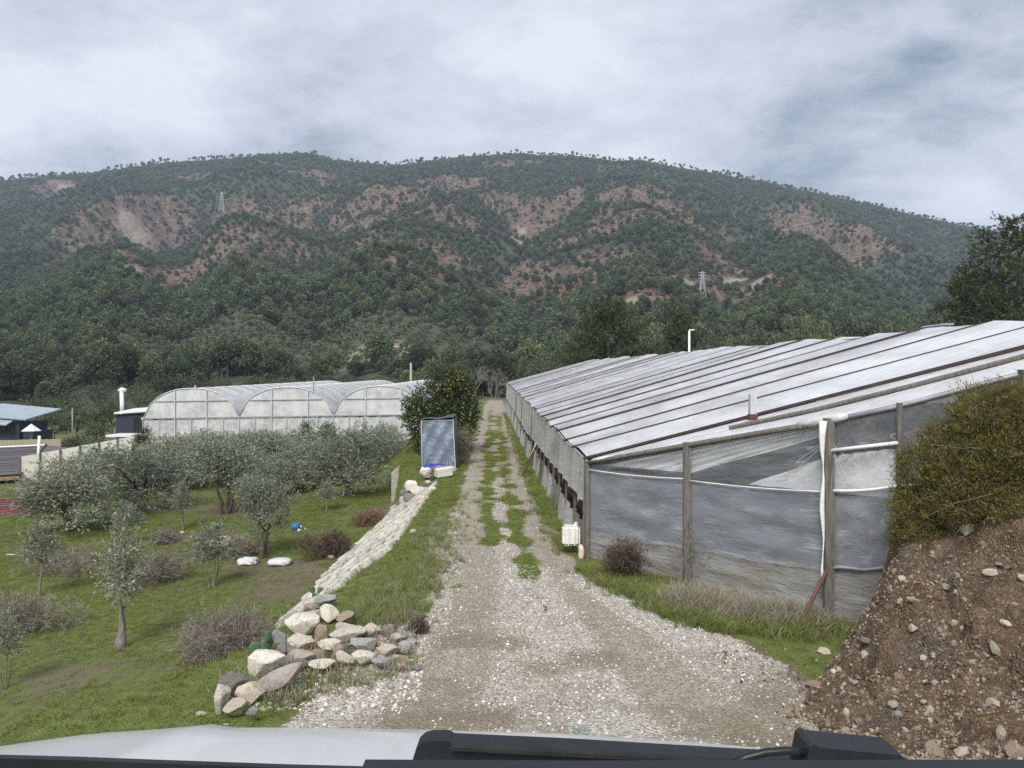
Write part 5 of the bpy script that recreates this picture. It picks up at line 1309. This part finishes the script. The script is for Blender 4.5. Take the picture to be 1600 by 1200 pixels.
GW = 'stones heaped by the concrete wall'
for k, (px, py, w_, h_, m_, lab) in enumerate((
    (645, 757, 26, 18, 'cream', 'white stone on top of the heap by the concrete wall'), (653, 768, 30, 15, 'cream', 'long white stone below the topmost one by the wall'), (642, 780, 24, 18, 'dark', 'dark layered stone in the middle of the heap by the wall'), (662, 779, 18, 16, 'tan', 'tan stone at the right side of the heap by the wall'), (638, 791, 16, 12, 'pink', 'pinkish stone low in the heap by the wall'), (654, 787, 14, 10, 'grey', 'small grey stone low in the heap by the wall'), (628, 799, 12, 14, 'grey', 'grey stone at the foot of the concrete wall'), (676, 764, 14, 11, 'cream', 'pale stone in the grass right of the heap by the wall'), (630, 783, 12, 14, 'grey', 'grey stone tucked against the concrete wall'), (632, 770, 14, 14, 'dark', 'dark stone against the upper part of the concrete wall'), (669, 754, 10, 7, 'cream', 'small white stone below the white slab'), (645, 830, 11, 8, 'tan', 'lone tan stone in the grass above the paved slope'))):
    stone('wall_stone', lab, px, py, w_, h_, m_, k+3, GW, cat='stone', front_=.1)
for k, (px, py, w_, h_, lab) in enumerate(((18, 867, 16, 5, 'flat tan stone in the grass at the left edge'), (42, 861, 8, 4, 'small white stone beside the flat tan one'), (284, 832, 8, 4, 'white stone lying at the foot of the slim sapling'), (468, 829, 7, 5, 'yellowish stone in the grass near the blue container'), (477, 826, 4, 3, 'tiny pale stone right of the yellowish one'), (314, 1116, 16, 8, 'pale stone left of the leaning slab'), (354, 1132, 9, 6, 'white stone in the grass below the boulders'), (517, 871, 10, 7, 'orange brown stone at the edge of the paved slope'))):
    stone('field_stone', lab, px, py, w_, h_, 'cream' if k != 7 else 'tan', k, None, cat='stone')
# stones of the dirt bank: the larger ones one by one, the rest as rubble
def bank_hit(px, py):
    Y = np.linspace(4.5, 11, 900); X = (px-800)/F*Y; z = CZ+(600-py)/F*Y-gbank(X, Y); k = np.where(z <= 0)[0]
    if len(k) == 0: return None
    k = k[0]; return Vector((X[k], Y[k], float(gbank(X[k], Y[k]))))
for k, (px, py, w_, h_, m_, lab) in enumerate(((1287, 1018, 24, 12, 'tan', 'flat tan stone at the foot of the bank near the green weeds'), (1272, 1072, 30, 12, 'brown', 'long brown stone at the edge of the white gravel'), (1302, 1051, 12, 9, 'cream', 'pale round stone on the foot of the bank'), (1350, 1026, 10, 12, 'cream', 'cream upright stone low on the bank'), (1552, 1102, 28, 16, 'cream', 'large pale stone low on the right part of the bank'), (1458, 1178, 30, 28, 'brown', 'big brown rock at the bottom of the bank by the wiper'), (1562, 1150, 16, 22, 'tan', 'upright tan stone near the lower right corner'), (1400, 1120, 14, 14, 'grey', 'grey stone in the middle of the bank foot'), (1342, 1132, 16, 14, 'dark', 'dark grey stone at the bank foot'), (1552, 1018, 12, 22, 'tan', 'upright tan stone stuck in the right part of the bank'), (1545, 898, 20, 12, 'tan', 'flat tan stone high on the bank'), (1477, 921, 16, 10, 'grey', 'pale grey stone in the upper middle of the bank'), (1425, 940, 18, 10, 'tan', 'light stone at the upper left of the bank'), (1408, 907, 14, 8, 'cream', 'pale stone near the crest under the broom bush'), (1568, 977, 18, 10, 'cream', 'whitish stone in the right upper bank'), (1352, 1006, 18, 12, 'dark', 'bluish dark stone at the left edge of the bank'), (1424, 986, 14, 14, 'tan', 'pinkish tan stone left of the bank middle'), (1320, 1145, 14, 12, 'brown', 'brown stone near the gravel edge at the bottom'), (1590, 1180, 40, 24, 'brown', 'reddish rock in the lower right corner'), (1394, 1104, 16, 12, 'tan', 'tan stone above the grey one at the bank foot'), (1510, 832, 16, 22, 'tan', 'slanted tan stone on the crest beside the grass clump'), (1560, 885, 14, 8, 'grey', 'grey stone right below the flat one high on the bank'), (1596, 905, 12, 10, 'cream', 'pale stone at the right edge high on the bank'), (1335, 1070, 10, 8, 'grey', 'small grey stone above the dark ones'), (1442, 1098, 12, 10, 'tan', 'tan pebble at the centre of the bank foot'))):
    p = bank_hit(px, py)
    if p is None: continue
    me = (RK[k % 8] if max(w_, h_) > 20 else RKS[k % 6]).copy(); me.materials.append(MAT['stone_'+m_]); s_ = p.y/F
    o = link('bank_stone', me); o.location = p+Vector((0, -.02, .02)); o.scale = (w_*s_*.55, w_*s_*.5, h_*s_*.55); o.rotation_euler = (rng.normal()*.25, rng.normal()*.25, rng.uniform(0, 6))
    tag(o, lab, 'stone', 'larger stones in the dirt bank')
def chip(seed):
    r = np.random.default_rng(seed); bm = bmesh.new(); bmesh.ops.create_icosphere(bm, subdivisions=1, radius=.5)
    for v in bm.verts: v.co *= r.uniform(.75, 1.15)
    sx = r.uniform(.8, 1.3)
    for v in bm.verts: v.co = Vector((v.co.x*sx, v.co.y, v.co.z*.62))
    me = bpy.data.meshes.new('chip'); bm.to_mesh(me); bm.free(); return me
CH = [chip(k) for k in range(5)]
def chips_of(mat): 
    o = []
    for c in CH: m_ = c.copy(); m_.materials.append(MAT[mat]); o.append(proto('chip', m_))
    return o
def rot3(n): return rng.uniform(0, 6.28, (n, 3))*np.array([.12, .12, 1])
X, Y = sample(190000, 6.3, 32, -4.5, 4.2); mk = masks(X, Y)
pr_ = np.clip(mk['white']*1.15+.10*mk['road']-.7*mk['grass'], 0, 1)*(.35+1.1*fbm(X/.35, Y/.35, 3, 95))
ok = (rng.random(len(X)) < pr_) & (hbank(X, Y) < .03); X, Y = X[ok][:80000], Y[ok][:80000]; n = len(X); s_ = rng.gamma(1.8, .0085, n)+.011; s_ = np.where(s_ > .045, .02+.3*s_*(rng.random(n) > .0), s_); s_ = np.where(rng.random(n) < .0008, .055, s_)
scatter('gravel', np.stack([X, Y, hgt(X, Y)+s_*.12], 1), np.stack([s_, s_, s_], 1), rot3(n), chips_of('gravel_mat'), 'loose pale gravel over the lane')
Xb = rng.uniform(2.2, 8.5, 42000); Yb = rng.uniform(4.6, 10.4, 42000)
ok = (hbank(Xb, Yb) > .03) | (rng.random(42000) < .30*(Xb > 2.5)*(Yb < 9.5))
cl = fbm(Xb/.5, Yb/.5, 3, 96); ok &= rng.random(42000) < np.clip((cl-.38)*3.5, .10, 1)
Xb, Yb = Xb[ok], Yb[ok]; n = len(Xb); s_ = np.minimum(rng.gamma(1.5, .011, n)+.012, .11)
scatter('rubble', np.stack([Xb, Yb, gbank(Xb, Yb)+s_*.1], 1), np.stack([s_*1.1, s_, s_*.9], 1), rng.uniform(0, 6.28, (n, 3)), chips_of('bankstone_mat'), 'stones and crumbs of earth in the dirt bank')

# ================================================================== PAVED SLOPE AND CONCRETE WALL
up = [hit(*q) for q in ((690, 762), (642, 822), (582, 880), (528, 928))]
UPX = [(28, -2.5), (15.5, -2.40), (13.2, -2.62)]
LOX = [(29.2, -4.45), (22.4, -4.70), (17.6, -4.60), (14.6, -4.5)]
bs = thing('paved_slope', 'slope of pale concrete blocks with weeds in the joints between verge and grove', 'paved slope', (-3.6, 20, -1))
NR, NC = 10, 46
def pvp(u, v):
    yu, yl = lerp(13.3, 26.0, u), lerp(14.4, 28.6, u)
    xu = np.interp(yu, [p[0] for p in UPX[::-1]], [p[1] for p in UPX[::-1]]); xl = np.interp(yl, [p[0] for p in LOX[::-1]], [p[1] for p in LOX[::-1]])
    P_ = lerp(Vector((xu, yu, 0)), Vector((xl, yl, 0)), v); P_.z = gz(P_.x, P_.y)+.035; return P_
blk = []
for k in range(3):
    bm = bmesh.new(); bmesh.ops.create_cube(bm, size=1); bmesh.ops.bevel(bm, geom=bm.edges[:], offset=.10, segments=1, affect='EDGES')
    rr = np.random.default_rng(k)
    for v in bm.verts: v.co += Vector(rr.normal(size=3))*.025
    me = bpy.data.meshes.new('block'); bm.to_mesh(me); bm.free(); me.materials.append(MAT['block_mat']); blk.append(me)
nb = 0; far_ = MB(); bt_ = Matrix
for c in range(NC):
    for q in range(NR):
        u, v = (c+.5+(.5 if q % 2 else 0)+rng.uniform(-.12, .12))/NC, (q+.5)/NR
        if u > 1 or (u < .10 and v < .2) or rng.random() < .04: continue
        p = pvp(u, v); du = (pvp(min(1, u+.01), v)-pvp(u-.01, v)); dvv = pvp(u, min(1, v+.05))-pvp(u, v-.05)
        x = du.normalized(); nn_ = x.cross(dvv).normalized(); nn_ = nn_ if nn_.z > 0 else -nn_; y = nn_.cross(x)
        R = Matrix((x, y, nn_)).transposed() @ Euler((rng.normal()*.05, rng.normal()*.05, rng.normal()*.06)).to_matrix()
        wid = abs((pvp(u, 1)-pvp(u, 0)).dot(y))/NR; lg = du.length/.02/NC if u < .98 else .22; nb += 1
        if nb > 295:
            far_.box(p+nn_*rng.uniform(-.01, .02), (lg*.58, wid*.74, .14), R); continue
        o = link('block', blk[nb % 3], bs)
        o.location = p+nn_*rng.uniform(-.035, .03)-bs.location; o.rotation_euler = R.to_euler()
        o.scale = (lg*rng.uniform(.50, .66), wid*rng.uniform(.66, .82), .17)
tag(far_.build('far_blocks', 'block_mat', bs), kind='stuff')
# weeds in the joints
n = 1900; uu, vv = rng.random(n), rng.random(n); P = np.array([pvp(a, b) for a, b in zip(uu, vv)]); s_ = rng.uniform(.3, .75, n)
scatter('joint_weeds', P, np.stack([s_, s_, s_], 1), rows_rot(n), G1, 'weeds growing in the joints of the paved slope')
cw = thing('concrete_wall', 'grey concrete retaining wall end between the grove and the tarp shelter', 'wall', (-4.7, 31.4, -2))
mb = MB(); y0, y1 = 31.3, 36.6
mb.prism([Vector((-4.92, y0, -2.4)), Vector((-4.42, y0, -2.4)), Vector((-4.42, y0, -.32)), Vector((-4.92, y0, -.32))], Vector((-.12, y1-y0, .12))).build('wall_body', 'concrete_mat', cw)

# ================================================================== TARP SHELTER AND ITS CLUTTER
ts = thing('tarp_shelter', 'tall box shelter wrapped in blue grey tarpaulin beside the orange tree', 'shelter', (-2.95, 30.6, -.3))
a, b, c, d = at(660, 738, 30), at(712, 736, 30), at(708, 656, 30), at(659, 658, 30)
e2 = at(651, 730, 31.6); e3 = at(651, 657, 31.6)
e2.x = a.x-.22; e3.x = d.x-.22; e2.y = e3.y = 31.3
mb = MB(); mb.grid(lambda u, v: lerp(lerp(a, b, u), lerp(d, c, u), v)+Vector((0, -.05*math.sin(u*PI)*(1-.3*v)+.03*math.sin(u*7+v*9)+.02*math.sin(u*15-v*14), 0)), 22, 26); mb.uv(22, 26).build('front_tarp', 'tarp_film', ts, True)
mb = MB(); mb.grid(lambda u, v: lerp(lerp(e2, a, u), lerp(e3, d, u), v)+Vector((.03*math.sin(v*13+u*4), 0, 0)), 8, 16); mb.build('side_tarp', 'tarp_shaded', ts, True)
g2, g3 = b+Vector((.05, 1.3, .1)), c+Vector((.05, 1.3, .1))
mb = MB(); mb.grid(lambda u, v: lerp(lerp(b, g2, u), lerp(c, g3, u), v), 6, 8); mb.build('side_tarp', 'tarp_shaded', ts, True)
mb = MB(); mb.grid(lambda u, v: lerp(lerp(d, c, u), lerp(e3, g3, u), v)+Vector((0, 0, .07+.03*math.sin(u*9))), 8, 4); mb.build('top_tarp', 'tarp_shaded', ts, True)
mb = MB(); mb.grid(lambda u, v: lerp(lerp(e2, g2, u), lerp(e3, g3, u), v), 4, 4); mb.build('rear_tarp', 'tarp_shaded', ts, True)
for p, q in ((a, d), (b, c)): MB().tube([p+Vector((0, -.07, 0)), q+Vector((0, -.07, .03))], .012, 6).build('pole', 'white_pipe', ts)
MB().tube([d+Vector((0, -.07, 0)), c+Vector((0, -.07, 0))], .010, 6).build('pole', 'grey_pipe', ts)
def lump(name, label, cat, px, py, w_, h_, mat, Y=None, deep=1.0, seed=0, rough=.3):
    p = hit(px, py+h_*.5) if Y is None else at(px, py+h_*.5, Y); s_ = p.y/F; r = np.random.default_rng(seed)
    bm = bmesh.new(); bmesh.ops.create_icosphere(bm, subdivisions=4, radius=1)
    for v in bm.verts:
        c = v.co; n_ = float(fbm(np.array(c.x*1.8+seed), np.array(c.y*1.8+c.z*2.1), 4, seed))-.5
        fold = abs(float(vnoise(np.array(c.x*4+c.z*2+seed), np.array(c.y*4), seed))-.5)
        c = c*(1+rough*n_*2-.25*fold); sq = .7
        v.co = Vector((math.copysign(abs(c.x)**sq, c.x), math.copysign(abs(c.y)**sq, c.y), math.copysign(abs(c.z)**.8, c.z)))
    me = bpy.data.meshes.new(name); bm.to_mesh(me); bm.free(); me.materials.append(MAT[mat])
    for q in me.polygons: q.use_smooth = True
    o = link(name, me); o.location = p+Vector((0, 0, h_*s_*.42)); o.scale = (w_*s_*.5, max(w_, h_)*s_*.4*deep, h_*s_*.5); return tag(o, label, cat)
lump('blue_bag', 'crumpled dark blue bag at the foot of the tarp shelter', 'bag', 682, 731, 46, 14, 'bag_blue', 29.4, .5, 3)
lump('white_bag', 'white plastic sack left of the blue bag by the tarp shelter', 'sack', 665, 736, 18, 14, 'sack_white', 29.0, .8, 4)
lump('white_bag', 'white crumpled plastic on the right of the blue bag', 'sack', 696, 733, 34, 14, 'sack_white', 29.1, .5, 5)
a = at(693, 750, 27.6); o = MB()
wsb = thing('foam_block', 'white slatted plastic block lying in front of the tarp shelter', 'block', (a.x, 27.6, gz(a.x, 27.6)))
Rz = Matrix.Rotation(.35, 3, 'Z') @ Matrix.Rotation(-.12, 3, 'Y')
for q in range(5): MB().box((a.x, 27.6, gz(a.x, 27.6)+.08+q*.055), (.56, .46, .045), Rz).build('slab', 'plastic_white', wsb)
MB().box((a.x, 27.6, gz(a.x, 27.6)+.19), (.50, .40, .26), Rz).build('core', 'plastic_white', wsb)
for q in range(4):
    bp = at(680+q*3, 741-q*1.6, 28.2); o = MB().box((0, 0, 0), (.85, .13, .03), Matrix.Rotation(.2+.12*q, 3, 'Z') @ Matrix.Rotation(-.1, 3, 'Y')).build('board', 'wood_brown', None, False); o.location = (bp.x, 28.3+.1*q, gz(bp.x, 28.3)+.20+.035*q)
    tag(o, ('lowest', 'second lowest', 'second highest', 'topmost')[q]+' of the loose brown boards behind the white slatted block', 'board', 'boards by the tarp shelter')
lump('stake_base', 'grey stone holding thin rods beside the blue bag', 'stone', 668, 744, 14, 7, 'stone_grey', 28.8, 1, 6)
for q, (px, y0, y1) in enumerate(((697, 738, 702), (701, 740, 712))):
    o = MB().tube([at(px, y0+4, 28.5), at(px-1, y1, 28.7)], .016, 5).build('thin_rod', 'wood_grey', None); tag(o, ('taller', 'shorter')[q]+' of the two thin grey rods leaning in front of the tarp shelter', 'rod', 'rods by the tarp shelter')
# things lying in the grove
lump('white_sack', 'bluish white plastic sack on the grass right of the dark olive', 'sack', 437, 877, 36, 12, 'sack_white', None, 1.0, 8, .15)
lump('white_sack', 'crumpled white sack at the left foot of the dark olive', 'sack', 388, 876, 32, 14, 'sack_white', None, 1.0, 9, .4)
lump('tan_sheet', 'pale tan sheet heaped behind the three stemmed young olive', 'sheet', 347, 846, 36, 18, 'tan_sheet', None, 1.0, 10, .35)
bc = thing('blue_container', 'blue plastic container lying on the grass beside the dark olive', 'container', hit(462, 829))
p = hit(462, 829); MB().tube([p+Vector((-.15, 0, .13)), p+Vector((-.13, 0, .13)), p+Vector((.12, .03, .13)), p+Vector((.16, .03, .13))], [.10, .14, .14, .09], 12).build('drum', 'blue_plastic', bc, True)
MB().tube([p+Vector((.16, .03, .13)), p+Vector((.20, .03, .13))], .045, 8).build('lid', 'plastic_white', bc)
# white canister at the greenhouse corner
jc = thing('white_canister', 'white plastic canister with a dirty foot at the near corner of the greenhouse', 'canister', hit(892, 850))
bm = bmesh.new(); bmesh.ops.create_cube(bm, size=1)
for v in bm.verts: v.co = Vector((v.co.x*.34, v.co.y*.3, v.co.z*.38))
bmesh.ops.bevel(bm, geom=bm.edges[:], offset=.045, segments=3, affect='EDGES')
me = bpy.data.meshes.new('canister_body'); bm.to_mesh(me); bm.free(); me.materials.append(MAT['plastic_white'])
q = at(892, 836, 15.0); o = link('canister_body', me, jc, q-jc.location)
for dx in (-.06, .06): MB().box((q.x+dx, q.y-.16, q.z), (.02, .02, .34)).build('groove_rib', 'plastic_white', jc)
MB().tube([q+Vector((.1, 0, .18)), q+Vector((.1, 0, .25))], .04, 8).build('cap', 'plastic_white', jc)
lump('film_roll', 'crumpled beige film at the foot of the greenhouse corner post', 'film', 908, 862, 9, 26, 'tan_sheet', 14.6, 1, 12, .4)
dr_ = MB(); a = side(28.5, 1.15, -.1); a2 = side(27.6, gl(27.6), -.75); a3 = side(28.8, gl(28.5)+.0, -.45)
dr_.grid(lambda u, v: lerp(a, lerp(a2, a3, u), v)+Vector((.03*math.sin(v*7+u*5), 0, 0)), 5, 8)
o = dr_.build('loose_film', 'tan_sheet', None, True, a); tag(o, 'loose beige film hanging out from the side of the long greenhouse', 'film')
# scraps of teal net
for px, py, w_, lab in ((993, 916, 20, 'teal net scrap beside the dark reed clump'), (462, 1078, 28, 'teal net scrap in the grass below the boulders'), (905, 1154, 30, 'teal net scrap on the gravel in front of the car')):
    p = hit(px, py); r = np.random.default_rng(px); V, Fc, T, _ = sprays([(0, 0, .03, w_/F*p.y*.26, w_/F*p.y*.2, .04)], 26, 3, .08, .07, .006, r, .1, .1, .9)
    V[:, 2] = np.abs(V[:, 2])+.01
    tag(link('net_scrap', fastmesh('net_scrap', V, Fc, ['teal_net']), None, p), lab, 'net')
# prickly pears
def cactus(px, py, pads, label):
    p = hit(px, py+10); t_ = thing('prickly_pear', label, 'cactus', p)
    for dx, dz, s_, rz in pads:
        bm = bmesh.new(); bmesh.ops.create_uvsphere(bm, u_segments=12, v_segments=8, radius=1)
        for v in bm.verts: v.co = Vector((v.co.x*s_*(.72+.12*v.co.z), v.co.y*s_*.16, v.co.z*s_))
        me = bpy.data.meshes.new('pad'); bm.to_mesh(me); bm.free(); me.materials.append(MAT['cactus_mat'])
        for q in me.polygons: q.use_smooth = True
        o = link('pad', me, t_, (dx, rng.normal()*.03, dz)); o.rotation_euler = (rng.normal()*.15, rz, rng.normal()*.6)
cactus(408, 1010, ((-.05, .06, .10, -.2), (.07, .09, .10, .35), (.09, .20, .07, .2)), 'small blue green prickly pear left of the boulder pile')
cactus(493, 930, ((0, .10, .11, .2), (.1, .22, .08, .4), (-.07, .22, .08, -.3)), 'prickly pear at the lower end of the paved slope')
# thin rods standing at the boulders
for px, y0, y1, wd_ in ((447, 1045, 985, 'taller'), (437, 1062, 1036, 'shorter')):
    p = hit(px, y0); o = MB().tube([p-Vector((0, 0, .1)), at(px, y1, p.y)], .006, 5).build('iron_rod', 'rust_pipe', None); tag(o, wd_+' of the two thin iron rods stuck upright among the boulders', 'rod', 'iron rods in the boulder pile')

# ================================================================== THE CAR
car = thing('white_car', 'white car bonnet with black wipers seen from behind the windscreen', 'car', (0, 1.5, 1.5))
cx_ = np.array([-200, 0, 120, 250, 450, 640, 900, 1150, 1250, 1420, 1600, 1800]); cy_ = np.array([1195, 1168, 1154, 1148, 1150, 1155, 1163, 1178, 1186, 1199, 1212, 1235])
def crest(x): return CZ-(float(np.interp(x/1.25*F+800, cx_, cy_))-600)/F*1.25
def bon(u, v):
    x = lerp(-1.02, 1.02, u); y = lerp(.62, 2.15, v); z = crest(x)
    z += .007*math.exp(-((abs(x)-.52)/.03)**2)
    if y < 1.25: z += (1.25-y)*.28
    else: z -= (y-1.25)*.60
    return Vector((x, y+.10*math.cos(x*1.4)*v, z-(.06*max(0, abs(x)-.85)/.15)))
mb = MB(); mb.grid(bon, 48, 26); o = mb.build('bonnet', 'carwhite', car, True)
md = o.modifiers.new('thickness', 'SOLIDIFY'); md.thickness = .012; md.offset = -1
for s_ in (-1, 1):
    MB().grid(lambda u, v: Vector((s_*(1.02-.02*(1-v)), lerp(.62, 2.2, u), lerp(1.75, bon(0 if s_ < 0 else 1, u).z, v))), 10, 4).build('wing', 'carwhite', car, True)
    wh = MB().tube([Vector((s_*.80, 1.55, gz(s_*.8, 1.55)+.33)), Vector((s_*1.0, 1.55, gz(s_*.8, 1.55)+.33))], .33, 20).build('wheel', 'rubber', car, True)
    MB().tube([Vector((s_*.99, 1.55, gz(s_*.8, 1.55)+.33)), Vector((s_*1.015, 1.55, gz(s_*.8, 1.55)+.33))], .2, 14).build('rim', 'steel_mat', wh)
MB().grid(lambda u, v: Vector((lerp(-1.02, 1.02, u), 2.2+.12*math.cos(lerp(-1.02, 1.02, u)*1.4)-.02, lerp(1.62, bon(u, 1).z, v))), 16, 4).build('bumper', 'carwhite', car, True)
gpx = [hit(float(a), float(b)) for a, b in zip(r.uniform(350, 650, 700), r.uniform(965, 1110, 700)) if b > 1110-(a-330)*.42-30 and b < 1125-(a-330)*.30+20]
P = np.array([q[:] for q in gpx]); n = len(P); s_ = r.uniform(.6, 1.5, n)
scatter('pile_weeds', P, np.stack([s_, s_, s_], 1), rows_rot(n), G1+G3[:1], 'weeds growing between the boulders of the pile')
gpx = [hit(float(a), float(b)) for a, b in zip(r.uniform(360, 660, 1500), r.uniform(975, 1110, 1500)) if b > 1110-(a-330)*.42-20]
P = np.array([q[:] for q in gpx]); n = len(P); s_ = r.uniform(.02, .07, n)
scatter('pile_rubble', P, np.stack([s_, s_, s_], 1), rot3(n), chips_of('gravel_mat'), 'small rubble between the boulders of the pile')
def pxp(pts, Y): return [at(px, py, Y) for px, py in pts]
fr = MB(); fr.prism(pxp([(-300, 1176), (0, 1179), (120, 1182), (250, 1187), (450, 1194), (640, 1199), (660, 1290), (-300, 1290)], .62), Vector((0, -.006, .0))); fr.build('windscreen_edge', 'carblack', car)
cw_ = MB(); cw_.prism(pxp([(560, 1214), (900, 1216), (1600, 1214), (1900, 1216), (1900, 1330), (560, 1330)], .64), Vector((0, .03, 0))); cw_.build('cowl', 'carblack', car)
wi = MB(); wi.prism(pxp([(644, 1215), (645, 1186), (650, 1170), (660, 1161), (672, 1158), (699, 1158), (706, 1163), (900, 1172), (1150, 1187), (1262, 1193), (1262, 1215)], .80), Vector((0, .035, -.004))); wb = wi.build('wiper_arm', 'carblack', car)
wi = MB(); wi.prism(pxp([(704, 1168), (900, 1177), (1150, 1192), (1150, 1196), (704, 1173)], .79), Vector((0, .008, 0))); wi.build('wiper_blade', 'rubber', wb)
wi = MB(); wi.prism(pxp([(1256, 1215), (1262, 1182), (1265, 1168), (1272, 1164), (1282, 1168), (1340, 1174), (1405, 1180), (1416, 1187), (1425, 1215)], .78), Vector((0, .04, 0))); wk = wi.build('wiper_arm', 'carblack', car)
MB().tube(pxp([(1140, 1196), (1165, 1184), (1195, 1176), (1230, 1173), (1266, 1177)], .79), .0045, 8).build('washer_hose', 'carblack', wk, True)
# ------------------------------------------------------------------ air
m, t = newmat('haze_mat')
pv = N(t, 'ShaderNodeVolumePrincipled'); pv.inputs['Color'].default_value = (.70, .82, 1.0, 1); pv.inputs['Density'].default_value = HAZE; pv.inputs['Anisotropy'].default_value = .2
out(t, None, pv.outputs[0])
tag(MB().box((0, 950, 190), (10000, 2100, 480)).build('haze', 'haze_mat'), 'thin pale blue air between the fields and the mountain', None, None, 'stuff')
